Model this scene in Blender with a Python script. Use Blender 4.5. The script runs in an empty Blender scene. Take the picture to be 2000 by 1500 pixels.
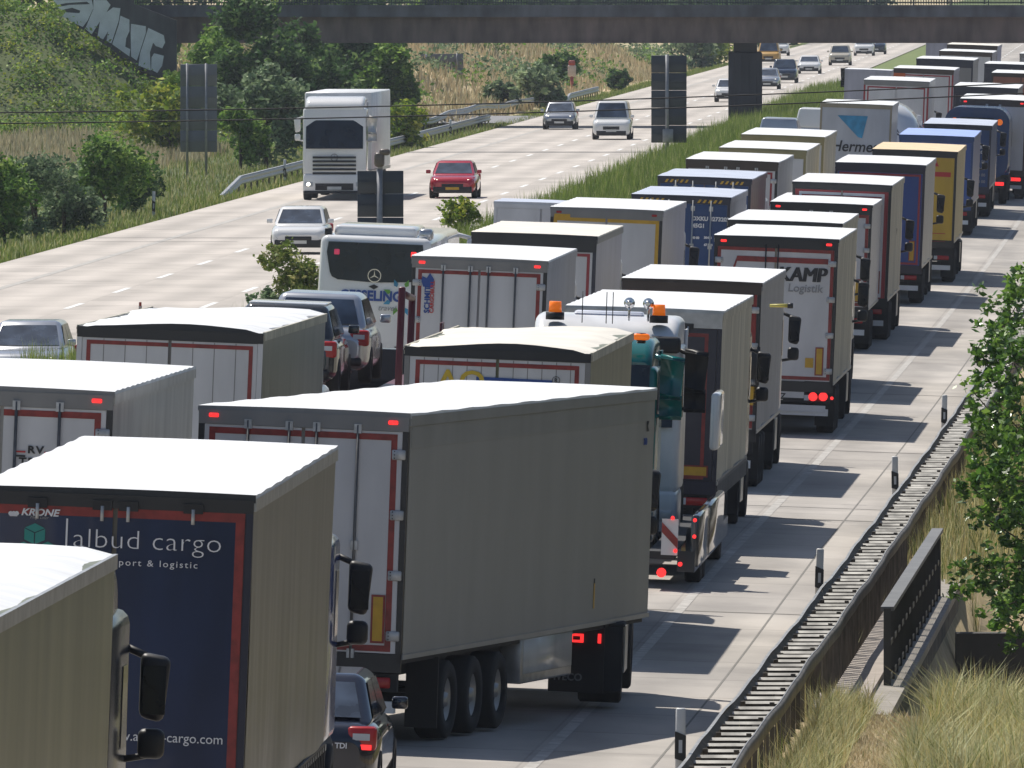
import bpy, bmesh, math, random
import numpy as np
from mathutils import Vector, Matrix, Euler
random.seed(7); rng=np.random.default_rng(7)
scene=bpy.context.scene; COL=scene.collection
# ------------------------------------------------------------------ camera, sky, sun, exposure
F=28400.0; CX,CY=1000.0,750.0; PITCH=math.atan(840/F); CAMZ=10.0
cam=bpy.data.cameras.new('camera'); camo=bpy.data.objects.new('camera',cam); COL.objects.link(camo)
camo.location=(0,0,CAMZ); camo.rotation_euler=(math.radians(90)-PITCH,0,0)
cam.sensor_width=36; cam.lens=F/2000*36; cam.clip_start=5; cam.clip_end=20000
scene.camera=camo
SUND=Vector((1.45,-2.0,-4.0)).normalized()
w=bpy.data.worlds.new('World'); scene.world=w; w.use_nodes=True
nt=w.node_tree; sky=nt.nodes.new('ShaderNodeTexSky'); sky.sky_type='NISHITA'; sky.sun_disc=False
sky.sun_elevation=math.asin(-SUND.z); sky.sun_rotation=math.atan2(-SUND.x,-SUND.y)
nt.links.new(sky.outputs[0],nt.nodes['Background'].inputs[0]); nt.nodes['Background'].inputs[1].default_value=0.085
sl=bpy.data.lights.new('sun','SUN'); sl.energy=5.0; sl.angle=math.radians(0.5); sl.color=(1,.945,.855)
so=bpy.data.objects.new('sun',sl); COL.objects.link(so); so.rotation_euler=SUND.to_track_quat('-Z','Y').to_euler()
scene.view_settings.view_transform='Standard'; scene.view_settings.look='None'
scene.view_settings.exposure=0.06; scene.view_settings.gamma=1
scene.render.resolution_x=1024; scene.render.resolution_y=768
scene.render.engine='CYCLES'
scene.cycles.max_bounces=6; scene.cycles.diffuse_bounces=3; scene.cycles.glossy_bounces=3

# ------------------------------------------------------------------ survey: pixel + depth -> point
_R=Euler((math.radians(90)-PITCH,0,0)).to_matrix()
def at(px,py,Y):
    d=_R@Vector(((px-CX)/F,-(py-CY)/F,-1)); t=Y/d.y
    return Vector((d.x*t,Y,CAMZ+d.z*t))
SLOPE=.0512; ROLL=.04; HEAD=math.atan(.05)
def xr(Y): return -2.2+SLOPE*(min(Y,600)-134)+.044*max(0,Y-600)
def zr0(Y):
    if Y<210: return .30+.55*((210-Y)/76)**2
    if Y<237: return .30
    return zv0(Y)
def zv0(Y):
    if Y<540: return 1.7e-5*(Y-370)**2
    return .491+.464*(1-math.exp(-(Y-540)/80))
def zR(X,Y): return zr0(Y)-.036*(X-xr(Y))
def zV(X,Y): return zv0(Y)-.036*(X-xr(Y))
def pitch(Y): return 0 if Y<150 else math.atan((zv0(Y+12)-zv0(Y))/12)
def xl1(Y): return -11.7+.043*(Y-381)
ZL=.7
# ------------------------------------------------------------------ materials
MATS={}
def mat(name,col,rough=.6,metal=0,var=.12,scale=3,stretch=(1,1,1),emit=0,col2=None,spec=.5,bump=0,coat=0,detail=6,hardness=0.):
    if name in MATS: return MATS[name]
    m=bpy.data.materials.new(name); m.use_nodes=True; n=m.node_tree; b=n.nodes['Principled BSDF']
    b.inputs['Roughness'].default_value=rough; b.inputs['Metallic'].default_value=metal
    b.inputs['Specular IOR Level'].default_value=spec; b.inputs['Coat Weight'].default_value=coat
    c=(*col,1); c2=(*(col2 or [x*(1-var*2) for x in col]),1)
    tc=n.nodes.new('ShaderNodeTexCoord'); mp=n.nodes.new('ShaderNodeMapping'); mp.inputs['Scale'].default_value=stretch
    n.links.new(tc.outputs['Object'],mp.inputs['Vector'])
    nz=n.nodes.new('ShaderNodeTexNoise'); nz.inputs['Scale'].default_value=scale; nz.inputs['Detail'].default_value=detail
    n.links.new(mp.outputs[0],nz.inputs['Vector'])
    rp=n.nodes.new('ShaderNodeValToRGB'); rp.color_ramp.elements[0].position=.35+hardness; rp.color_ramp.elements[1].position=.68-hardness
    rp.color_ramp.elements[0].color=c2; rp.color_ramp.elements[1].color=c
    n.links.new(nz.outputs[0],rp.inputs[0]); n.links.new(rp.outputs[0],b.inputs['Base Color'])
    if bump:
        bp=n.nodes.new('ShaderNodeBump'); bp.inputs['Strength'].default_value=bump; bp.inputs['Distance'].default_value=.05
        n.links.new(nz.outputs[0],bp.inputs['Height']); n.links.new(bp.outputs[0],b.inputs['Normal'])
    if emit:
        b.inputs['Emission Color'].default_value=c; b.inputs['Emission Strength'].default_value=emit
    MATS[name]=m; return m
def paint(name,col,rough=.35,dirt=.1,**k): return mat(name,col,rough,0,dirt,1.3,(1.2,1.2,.35),**k)
M_tyre=mat('tyre_rubber',(.018,.018,.02),.85); M_rim=mat('rim_steel',(.48,.47,.46),.38,.7)
M_black=mat('black_plastic',(.015,.015,.018),.5); M_chassis=mat('chassis_dark',(.022,.022,.026),.7)
M_steel=mat('galvanised_steel',(.42,.43,.45),.45,.55,.2,6); M_chrome=mat('chrome',(.7,.7,.72),.15,1)
M_glass=mat('vehicle_glass',(.010,.018,.032),.08,0,.3,2,spec=.45)
M_red=mat('red_reflective_tape',(.31,.035,.03),.4,0,.2,8); M_redlit=mat('red_lamp_lit',(1,.03,.03),.4,emit=1.3,var=0)
M_reddim=mat('red_lamp',(.45,.02,.02),.25,var=.1); M_amber=mat('amber_lamp',(1,.2,.01),.25,var=.05,emit=.35)
M_white=paint('white_paint',(.78,.79,.8)); M_whiterear=paint('white_door_paint',(.66,.66,.68),.35,.1)
M_yellow=mat('yellow_reflective',(.62,.36,.02),.4,0,.08,8); M_head=mat('headlight_lit',(1,.93,.75),.2,emit=5,var=0)
M_headoff=mat('headlight_glass',(.6,.63,.66),.1); M_plate=mat('plate_white',(.7,.7,.68),.4)
M_roof=mat('roof_white_tarp',(.84,.86,.88),.55,0,.09,1.3,(.5,1.9,1),col2=(.60,.61,.62),hardness=-.12); M_roofcream=mat('roof_cream_tarp',(.78,.74,.66),.6,0,.08,1.5)
M_silver=mat('silver_curtain',(.215,.20,.175),.33,.35,.16,1.2,(2.5,2.5,.25),spec=.4)
M_cream=mat('cream_curtain',(.60,.56,.45),.5,0,.18,1.1,(2.5,2.5,.3)); M_grey=mat('grey_curtain',(.40,.40,.42),.5,0,.12,1.2,(2.5,2.5,.3))
M_lilac=mat('pale_grey_side',(.42,.42,.5),.45,0,.1,1.2,(2.5,2.5,.3))
# ------------------------------------------------------------------ mesh helpers
class MB:
    def __init__(s): s.v=[]; s.f=[]; s.m=[]; s.mats=[]; s.sm=[]
    def mi(s,m):
        if m not in s.mats: s.mats.append(m)
        return s.mats.index(m)
    def face(s,pts,m,sm=False):
        k=len(s.v); s.v+= [tuple(p) for p in pts]; s.f.append(tuple(range(k,k+len(pts)))); s.m.append(s.mi(m)); s.sm.append(sm); return s
    def box(s,x0,x1,y0,y1,z0,z1,m,r=0):
        if r>0: return s.rbox(x0,x1,y0,y1,z0,z1,m,r)
        k=len(s.v); s.v+=[(x,y,z) for x in(x0,x1) for y in(y0,y1) for z in(z0,z1)]
        i=s.mi(m)
        for q in((0,1,3,2),(4,6,7,5),(0,4,5,1),(2,3,7,6),(0,2,6,4),(1,5,7,3)): s.f.append(tuple(k+a for a in q)); s.m.append(i); s.sm.append(False)
        return s
    def rbox(s,x0,x1,y0,y1,z0,z1,m,r,seg=2,shape=None):
        bm=bmesh.new(); bmesh.ops.create_cube(bm,size=1)
        for v in bm.verts:
            v.co=Vector(((x0+x1)/2+v.co.x*(x1-x0),(y0+y1)/2+v.co.y*(y1-y0),(z0+z1)/2+v.co.z*(z1-z0)))
            if shape: v.co=shape(v.co)
        bmesh.ops.bevel(bm,geom=bm.edges[:],offset=r,segments=seg,affect='EDGES',profile=.5)
        s.add(bm,m,True); return s
    def add(s,bm,m,sm=False):
        k=len(s.v); bm.verts.index_update(); s.v+=[tuple(v.co) for v in bm.verts]; i=s.mi(m)
        for f in bm.faces: s.f.append(tuple(k+v.index for v in f.verts)); s.m.append(i); s.sm.append(sm)
        bm.free()
    def tube(s,p,q,r,m,n=8,r2=None,caps=True):
        p=Vector(p); q=Vector(q); d=(q-p).normalized(); a=d.orthogonal().normalized(); b=d.cross(a); r2=r if r2 is None else r2
        k=len(s.v); i=s.mi(m)
        for c,rr in((p,r),(q,r2)):
            for j in range(n):
                t=2*math.pi*j/n; s.v.append(tuple(c+(a*math.cos(t)+b*math.sin(t))*rr))
        for j in range(n):
            s.f.append((k+j,k+(j+1)%n,k+n+(j+1)%n,k+n+j)); s.m.append(i); s.sm.append(True)
        if caps:
            s.f.append(tuple(k+j for j in range(n))[::-1]); s.f.append(tuple(k+n+j for j in range(n))); s.m+=[i,i]; s.sm+=[False,False]
        return s
    def loft(s,rings,m,cap=True,sm=True):
        k=len(s.v); n=len(rings[0]); i=s.mi(m)
        for r in rings: s.v+=[tuple(p) for p in r]
        for a in range(len(rings)-1):
            for j in range(n):
                s.f.append((k+a*n+j,k+a*n+(j+1)%n,k+(a+1)*n+(j+1)%n,k+(a+1)*n+j)); s.m.append(i); s.sm.append(sm)
        if cap:
            s.f.append(tuple(k+j for j in range(n))); s.f.append(tuple(k+(len(rings)-1)*n+j for j in range(n))[::-1]); s.m+=[i,i]; s.sm+=[False,False]
        return s
    def grid(s,P,m,sm=True):
        k=len(s.v); R=len(P); C=len(P[0]); i=s.mi(m)
        for r in P: s.v+=[tuple(p) for p in r]
        for a in range(R-1):
            for b in range(C-1):
                s.f.append((k+a*C+b,k+a*C+b+1,k+(a+1)*C+b+1,k+(a+1)*C+b)); s.m.append(i); s.sm.append(sm)
        return s
    def prism(s,pts,d,m):
        d=Vector(d); a=[Vector(p) for p in pts]; b=[p+d for p in a]; n=len(a)
        s.face(a,m); s.face(b[::-1],m)
        for j in range(n): s.face([a[j],a[(j+1)%n],b[(j+1)%n],b[j]],m)
        return s
    def build(s,name,parent=None,label=None,kind=None,cat=None,group=None,loc=None):
        me=bpy.data.meshes.new(name); me.from_pydata(s.v,[],s.f)
        for m in s.mats: me.materials.append(m)
        me.polygons.foreach_set('material_index',s.m); me.polygons.foreach_set('use_smooth',s.sm)
        bm=bmesh.new(); bm.from_mesh(me); bmesh.ops.recalc_face_normals(bm,faces=bm.faces[:]); bm.to_mesh(me); bm.free()
        me.update()
        o=bpy.data.objects.new(name,me); COL.objects.link(o)
        if parent is not None: o.parent=parent
        if loc is not None: o.location=loc
        tag(o,label,cat,group,kind); return o
def tag(o,label=None,cat=None,group=None,kind=None):
    if label: o['label']=label
    if cat: o['category']=cat
    if group: o['group']=group
    if kind: o['kind']=kind
    return o
def thing(name,label,cat,loc=(0,0,0),rot=(0,0,0),group=None):
    o=bpy.data.objects.new(name,None); COL.objects.link(o); o.empty_display_size=.3
    o.location=loc; o.rotation_euler=rot; return tag(o,label,cat,group)
def rawmesh(name,V,Fc,mats,midx,parent=None,smooth=False,**k):
    me=bpy.data.meshes.new(name); V=np.asarray(V,np.float32); Fc=np.asarray(Fc,np.int32); n=Fc.shape[1]
    me.vertices.add(len(V)); me.vertices.foreach_set('co',V.ravel())
    me.loops.add(Fc.size); me.loops.foreach_set('vertex_index',Fc.ravel())
    me.polygons.add(len(Fc)); me.polygons.foreach_set('loop_start',np.arange(0,Fc.size,n,dtype=np.int32))
    me.polygons.foreach_set('loop_total',np.full(len(Fc),n,np.int32))
    for m in mats: me.materials.append(m)
    me.polygons.foreach_set('material_index',np.asarray(midx,np.int32)); me.update(calc_edges=True); me.validate()
    o=bpy.data.objects.new(name,me); COL.objects.link(o)
    if parent is not None: o.parent=parent
    tag(o,k.get('label'),k.get('cat'),k.get('group'),k.get('kind')); return o
def text(parent,s,loc,size,m,rot=(math.pi/2,0,0),name='lettering',bold=0,shear=0,align='LEFT',sx=1,space=1):
    c=bpy.data.curves.new('t','FONT'); c.body=s; c.size=size; c.extrude=.004; c.offset=bold; c.shear=shear; c.align_x=align; c.resolution_u=3; c.space_character=space
    o=bpy.data.objects.new('t',c); COL.objects.link(o); dg=bpy.context.evaluated_depsgraph_get(); dg.update()
    me=bpy.data.meshes.new_from_object(o.evaluated_get(dg)); bpy.data.objects.remove(o); bpy.data.curves.remove(c)
    me.materials.clear(); me.materials.append(m)
    r=bpy.data.objects.new(name,me); COL.objects.link(r); r.parent=parent; r.location=loc; r.rotation_euler=rot; r.scale=(sx,1,1)
    return r
# ------------------------------------------------------------------ vegetation helpers
LK=dict(mid=3.3,dark=3.5,greyish=3.2,lime=2.9,glossy=3.0,straw=1.75,grass=2.3,mixgrass=2.1,wood=1.0)
def leafmats(pre,cols):
    out=[]
    for i,c in enumerate(cols):
        m=mat(f'{pre}_leaf_{i}',[min(.75,x*LK.get(pre,1.5)) for x in c],.33 if pre=='glossy' else .55,0,.25,1.5,spec=.6 if pre=='glossy' else .12); n=m.node_tree; b=n.nodes['Principled BSDF']
        t=n.nodes.new('ShaderNodeBsdfTranslucent'); mx=n.nodes.new('ShaderNodeMixShader'); mx.inputs[0].default_value=.25 if pre in('mixgrass','straw') else .35
        src=b.inputs['Base Color'].links[0].from_socket; n.links.new(src,t.inputs[0])
        n.links.new(b.outputs[0],mx.inputs[1]); n.links.new(t.outputs[0],mx.inputs[2]); n.links.new(mx.outputs[0],n.nodes['Material Output'].inputs[0]); out.append(m)
    return out
G_mid=leafmats('mid',[(.035,.07,.014),(.06,.11,.02),(.10,.155,.03),(.15,.20,.05)])
G_dark=leafmats('dark',[(.018,.04,.012),(.03,.06,.018),(.05,.09,.025),(.09,.13,.04)])
G_grey=leafmats('greyish',[(.045,.07,.035),(.07,.10,.055),(.11,.15,.08),(.16,.19,.11)])
G_verge=leafmats('verge',[(.14,.20,.04),(.20,.25,.06),(.27,.30,.09),(.36,.34,.14)])
G_lime=leafmats('lime',[(.055,.09,.012),(.10,.14,.015),(.16,.19,.02),(.22,.22,.04)])
G_wood=leafmats('wood',[(.035,.04,.03),(.05,.055,.04),(.07,.075,.055)])
G_tree=leafmats('glossy',[(.025,.055,.01),(.04,.09,.012),(.075,.14,.02),(.12,.19,.035)])
G_straw=leafmats('straw',[(.40,.32,.20),(.46,.38,.25),(.30,.26,.15),(.13,.15,.06)])
G_grass=leafmats('grass',[(.07,.11,.02),(.11,.155,.03),(.16,.19,.05),(.24,.24,.10)])
G_mixg=leafmats('mixgrass',[(.08,.12,.025),(.17,.18,.06),(.40,.31,.15),(.47,.38,.20)])
M_bark=mat('bark',(.12,.09,.06),.9,0,.3,8,(1,1,.3))
def leaves(P,size,N=None,up=.3):
    n=len(P); a=rng.normal(size=(n,3)); a[:,2]*=.6; a/=np.linalg.norm(a,axis=1)[:,None]
    b=rng.normal(size=(n,3)); b-=a*(a*b).sum(1)[:,None]; b/=np.linalg.norm(b,axis=1)[:,None]
    s=size*rng.uniform(.6,1.3,(n,1)); a=a*s; b=b*s*.55
    V=np.stack([P-a,P+b,P+a,P-b],1).reshape(-1,3); Fc=np.arange(4*n).reshape(n,4)
    return V,Fc
def crown_points(n,lobes):
    w=np.array([l[3]*l[3] for l in lobes]); idx=rng.choice(len(lobes),n,p=w/w.sum())
    L=np.array([l[:3] for l in lobes])[idx]; r=np.array([l[3] for l in lobes])[idx]
    d=rng.normal(size=(n,3)); d/=np.linalg.norm(d,axis=1)[:,None]
    rr=r*np.clip(rng.normal(.85,.18,n),.15,1.2)
    return L+d*rr[:,None]*np.array([1,1,.85])
def plant(name,label,cat,base,w,h,n=1800,leaf=.12,mats=G_mid,trunk=True,group=None,lob=9,low=.0):
    root=thing(name,label,cat,base,group=group)
    lobes=[]
    for i in range(lob):
        a=random.uniform(0,6.28); q=random.random()**.6; z=low*h+(1-low)*h*random.uniform(.18,.82); k=1-abs(z/h-.45)*.9
        lobes.append((math.cos(a)*w*.33*q*k*1.3,math.sin(a)*w*.33*q*k*1.3,z,w*random.uniform(.16,.3)))
    lobes.append((0,0,h*.8,w*.22)); 
    nb=max(30,n//14); C=crown_points(nb,lobes)
    ci=rng.integers(0,nb,n); P=(C[ci]+rng.normal(size=(n,3))*w*.038); P[:,2]=np.abs(P[:,2])
    V,Fc=leaves(P,leaf)
    tone=np.clip(rng.normal(0,1.1,nb)[ci]+rng.normal(1.45,.7,n),0,3).astype(int)
    rawmesh('crown' if trunk else 'foliage',V,Fc,mats,tone,root)
    mb=MB()
    mb.tube((0,0,-.3),(0,0,h*.55),.05*h**.6*.9,M_bark,7,.02*h**.6)
    for l in lobes[:6]: mb.tube((0,0,h*random.uniform(.15,.45)),l[:3],.016*h**.7,M_bark,5,.006)
    mb.build('trunk' if trunk else 'stem',root); return root
def blades(name,label,P,hmin,hmax,wd,mats,probs=None,lean=.35,kind='stuff',cat='grass'):
    n=len(P); nz=.5+.5*np.sin(P[:,0]*4.1+1.7*np.sin(P[:,1]*1.9))*np.sin(P[:,1]*2.3+P[:,0]); h=(rng.uniform(hmin,hmax,n)*(.62+.55*nz))[:,None]; a=rng.uniform(0,6.28,n); d=np.stack([np.cos(a),np.sin(a),0*a],1)
    s=np.stack([-np.sin(a),np.cos(a),0*a],1)*wd*rng.uniform(.6,1.4,(n,1)); L=rng.uniform(0,lean,(n,1))*h
    up=np.array([0,0,1.0]); B=P
    m1=B+up*h*.55+d*L*.3; tp=B+up*h*.97+d*L
    V=np.stack([B-s,B+s,m1+s*.8,m1-s*.8,tp],1).reshape(-1,3); k=np.arange(n)*5
    F1=np.stack([k,k+1,k+2,k+3],1); F2=np.stack([k+3,k+2,k+4,k+4],1)
    mi=rng.choice(len(mats),n,p=probs)
    me=bpy.data.meshes.new(name); me.vertices.add(len(V)); me.vertices.foreach_set('co',V.astype(np.float32).ravel())
    loops=np.concatenate([F1.ravel(),F2[:,:3].ravel()]).astype(np.int32); me.loops.add(len(loops)); me.loops.foreach_set('vertex_index',loops)
    st=np.concatenate([np.arange(n)*4,4*n+np.arange(n)*3]).astype(np.int32); tot=np.concatenate([np.full(n,4),np.full(n,3)]).astype(np.int32)
    me.polygons.add(2*n); me.polygons.foreach_set('loop_start',st); me.polygons.foreach_set('loop_total',tot)
    for m in mats: me.materials.append(m)
    me.polygons.foreach_set('material_index',np.concatenate([mi,mi]).astype(np.int32)); me.update(calc_edges=True)
    o=bpy.data.objects.new(name,me); COL.objects.link(o); return tag(o,label,cat,None,kind)
# ------------------------------------------------------------------ terrain
def smooth(a,b,t): t=min(1,max(0,(t-a)/(b-a))); return t*t*(3-2*t)
def g(X,Y):
    xle=xl1(Y)-6.1; xlr=xl1(Y)+6.4; xrl=xr(Y)-12.3; xrr=xr(Y)+2.6
    if xle<=X<=xlr: return ZL-.06
    if xrl<=X<=xrr: return zR(X,Y)-.06
    if xlr<X<xrl:
        t=(X-xlr)/(xrl-xlr); return (ZL-.06)*(1-t)+(zR(xrl,Y)-.06)*t
    if X>xrr:
        u=X-xrr; z=zV(xrr,Y)-.06-.28*smooth(0,.35,u); z=min(z,zR(xrr,Y)-.06)
        if 190<Y<240: 
            z-=.25*smooth(.4,.7,u)
            if u>1.75: z-= 1.9*smooth(1.75,2.1,u)*(1-.9*smooth(5,8,u))
        else: z-=.06*min(u,3)
        return z+.12*math.sin(X*1.3+Y*.21)*min(1,max(0,u-3)*.3)
    u=xle-X; z=ZL-.06-.12*min(u,2)+.10*math.sin(X*.9+Y*.13)*min(1,max(0,u-2)*.3)
    # ramp of the bridge
    dx=max(0,X+24.5)*.78; dy=max(0,780-Y,Y-794)*.5; z+=max(0,6.4-math.hypot(dx,dy))
    # bank beyond the bridge
    if Y>798: z+=min(3.2,.4*max(0,u-3.5))*smooth(798,850,Y)*(1-.75*smooth(1120,1300,Y))*(1+.18*math.sin(Y*.05))
    return z
def ground():
    rows=list(range(60,700,8))+list(np.arange(700,860,2.5))+list(range(860,1740,16))+[2000,2600,4000,7000]
    V=[];F_=[];mi=[];C=None
    for Y in rows:
        xle=xl1(Y)-6.1; xlr=xl1(Y)+6.4; xrl=xr(Y)-12.3; xrr=xr(Y)+2.6
        if xrl<xlr+.5: xrl=xlr+.5
        xs=[xle-d for d in (900,300,120,80,60,50,45,40,36,33,30,28,26,24,22,20,18,16,14,12,10,8.5,7,5.5,4,3,2,1)]+[xle+.02,xlr-.02,xlr+.7,(xlr+xrl)/2,xrl-.7,xrl+.02,xrr-.02]
        xs+=[xrr+d for d in (.4,1,1.5,1.94,2.3,2.8,3.5,4.5,6,8,11,16,25,45,100,300,900)]
        C=len(xs)
        for x in xs: V.append((x,Y,g(x,min(Y,1700))))
    for a in range(len(rows)-1):
        for b in range(C-1):
            F_.append((a*C+b,a*C+b+1,(a+1)*C+b+1,(a+1)*C+b)); Y=rows[a]
            if b<28: mi.append(0 if b>25 else (2 if Y>800 else 1))
            elif b<33: mi.append(0)
            else: mi.append(3 if b<42 else 4)
    green=mat('verge_grass_soil',(.16,.20,.05),.95,0,.2,.8,col2=(.09,.13,.03)); mixm=mat('field_soil',(.12,.14,.04),.95,0,.2,.35,col2=(.06,.09,.025),bump=.4)
    hay=mat('dry_hay_soil',(.60,.46,.28),.95,0,.2,.12,col2=(.30,.27,.14),bump=.3,hardness=.06); straw=mat('straw_soil',(.44,.34,.2),.95,0,.2,1.3,col2=(.30,.24,.12),bump=.4)
    rawmesh('ground',V,F_,[green,mixm,hay,straw,mat('scrub_soil',(.17,.15,.12),.95,0,.2,.5,col2=(.10,.095,.08))],mi,kind='structure',label='dry verge, embankment and field ground')
ground()
# roads
def concrete(name,col,col2,x_off,slope,lane):
    m=mat(name,col,.8,0,.1,.5,col2=col2,detail=10,stretch=(1.3,.3,1)); n=m.node_tree; b=n.nodes['Principled BSDF']
    geo=n.nodes.new('ShaderNodeNewGeometry'); sp=n.nodes.new('ShaderNodeSeparateXYZ'); n.links.new(geo.outputs['Position'],sp.inputs[0])
    def mt(op,a,bv=None):
        q=n.nodes.new('ShaderNodeMath'); q.operation=op
        for i,vv in enumerate((a,bv)):
            if vv is None: continue
            if isinstance(vv,(int,float)): q.inputs[i].default_value=vv
            else: n.links.new(vv,q.inputs[i])
        return q.outputs[0]
    jy=mt('LESS_THAN',mt('FRACT',mt('DIVIDE',sp.outputs[1],5.0)),.02)
    u=mt('SUBTRACT',sp.outputs[0],mt('ADD',mt('MULTIPLY',sp.outputs[1],slope),x_off))
    fr=mt('FRACT',mt('DIVIDE',u,lane)); jx=mt('LESS_THAN',fr,.008)
    tr=mt('MULTIPLY',mt('SINE',mt('MULTIPLY',fr,12.566)),.5)   # wheel tracks
    tracks=mt('MULTIPLY',mt('ADD',tr,.5),.22)
    # slab to slab tone
    wn=n.nodes.new('ShaderNodeTexWhiteNoise'); wn.noise_dimensions='2D'; cb=n.nodes.new('ShaderNodeCombineXYZ')
    n.links.new(mt('FLOOR',mt('DIVIDE',sp.outputs[1],5.0)),cb.inputs[0]); n.links.new(mt('FLOOR',mt('DIVIDE',u,lane)),cb.inputs[1]); n.links.new(cb.outputs[0],wn.inputs[0])
    slab=mt('MULTIPLY',wn.outputs[0],.16)
    n2=n.nodes.new('ShaderNodeTexNoise'); n2.inputs['Scale'].default_value=.22; n2.inputs['Detail'].default_value=8; n2.inputs['Roughness'].default_value=.7; n.links.new(geo.outputs['Position'],n2.inputs['Vector'])
    st=mt('MULTIPLY',mt('MAXIMUM',mt('SUBTRACT',n2.outputs[0],.52),0.0),1.6)
    n3=n.nodes.new('ShaderNodeTexNoise'); n3.inputs['Scale'].default_value=1.1; n3.inputs['Detail'].default_value=10; n3.inputs['Roughness'].default_value=.8; n.links.new(geo.outputs['Position'],n3.inputs['Vector'])
    dr=mt('MULTIPLY',mt('GREATER_THAN',n3.outputs[0],.66),.35); slab=mt('ADD',slab,mt('ADD',st,dr))
    dark=mt('MINIMUM',mt('ADD',mt('ADD',mt('MULTIPLY',mt('MAXIMUM',jy,mt('MULTIPLY',jx,.6)),.4),tracks),slab),.8)
    src=b.inputs['Base Color'].links[0].from_socket; mx=n.nodes.new('ShaderNodeMix'); mx.data_type='RGBA'
    n.links.new(dark,mx.inputs[0]); n.links.new(src,mx.inputs[6]); mx.inputs[7].default_value=(.12,.11,.1,1); n.links.new(mx.outputs[2],b.inputs['Base Color'])
    return m
M_conR=concrete('concrete_queue',(.50,.46,.415),(.33,.305,.28),-2.2-134*SLOPE+.35,SLOPE,3.9)
M_conL=concrete('concrete_open',(.585,.53,.48),(.49,.445,.40),-11.7-381*.043,.043,3.5)
M_mark=mat('road_paint',(.80,.80,.78),.6,0,.08,5); M_markold=mat('worn_road_paint',(.50,.475,.44),.7,0,.2,4); M_tar=mat('tar_seam',(.06,.06,.065),.7)
def strip(name,x0,x1,zf,y0,y1,m,dz=0,step=8,kind='structure',label=None):
    ys=list(np.arange(y0,y1,step))+[y1]
    MB().grid([[(x0(y),y,zf(x0(y),y)+dz),(x1(y),y,zf(x1(y),y)+dz)] for y in ys],m).build(name,kind=kind,label=label)
zLf=lambda x,y:ZL
strip('road_near_carriageway',lambda y:xr(y)-12.0,lambda y:xr(y)+2.65,zR,60,1720,M_conR)
strip('road_far_carriageway',lambda y:xl1(y)-6.1,lambda y:xl1(y)+6.3,zLf,60,1720,M_conL)
def dashes(name,xf,zf,y0,y1,w=.15,L=6,per=18,m=M_mark,ph=0):
    mb=MB(); y=y0+ph
    while y<y1:
        mb.face([(xf(y)-w/2,y,zf(xf(y),y)+.005),(xf(y)+w/2,y,zf(xf(y),y)+.005),(xf(y+L)+w/2,y+L,zf(xf(y+L),y+L)+.005),(xf(y+L)-w/2,y+L,zf(xf(y+L),y+L)+.005)],m); y+=per
    mb.build(name,kind='structure')
dashes('lane_marking',lambda y:xl1(y),zLf,309,1600,.17,ph=0); dashes('lane_marking',lambda y:xl1(y)+3.5,zLf,309,1600,.17,ph=1)
strip('edge_marking',lambda y:xl1(y)-3.65,lambda y:xl1(y)-3.4,zLf,300,1700,M_markold,.005)
strip('edge_marking',lambda y:xl1(y)+5.9,lambda y:xl1(y)+6.1,zLf,300,1700,M_markold,.005)
dashes('lane_marking',lambda y:xr(y)-3.5,zR,60,1500,.16); dashes('lane_marking',lambda y:xr(y)-7.9,zR,60,1500,.16)
strip('edge_marking',lambda y:xr(y)+.45,lambda y:xr(y)+.60,zR,60,1600,M_markold,.005)
strip('shoulder_seam',lambda y:xr(y)+1.90,lambda y:xr(y)+1.93,zR,60,900,mat('seam_grey',(.2,.19,.17),.8),.004)
for y,d,xa,xb in((681,.55,-6.3,6.2),(684.5,.15,-6.3,6.2),(470,.10,-9.2,-1),(476,.16,-9.0,0)):
    xm=xl1(y)
    MB().grid([[(xm+(xa if xa>-7 else xa+3),yy,ZL+.008),(xm+xb,yy,ZL+.008)] for yy in(y,y+d*2)],M_tar).build('tar_joint',kind='structure')
for y,d in((160,.5),(163.5,.12),(215,.25),(252,.35),(258,.12),(290,.3),(330,.3)):
    MB().grid([[(xr(y)-4,yy,zR(xr(y)-4,y)+.004),(xr(y)+2.6,yy,zR(xr(y)+2.6,y)+.004)] for yy in(y,y+d)],mat('tar_faded',(.2,.185,.165),.8)).build('tar_joint',kind='structure')
MB().grid([[(xl1(y)-14,y,ZL+.002),(xl1(y)-6.15,y,ZL+.002)] for y in(800,836)],mat('grey_asphalt',(.26,.26,.27),.9)).build('lay_by_path',kind='structure')
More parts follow.
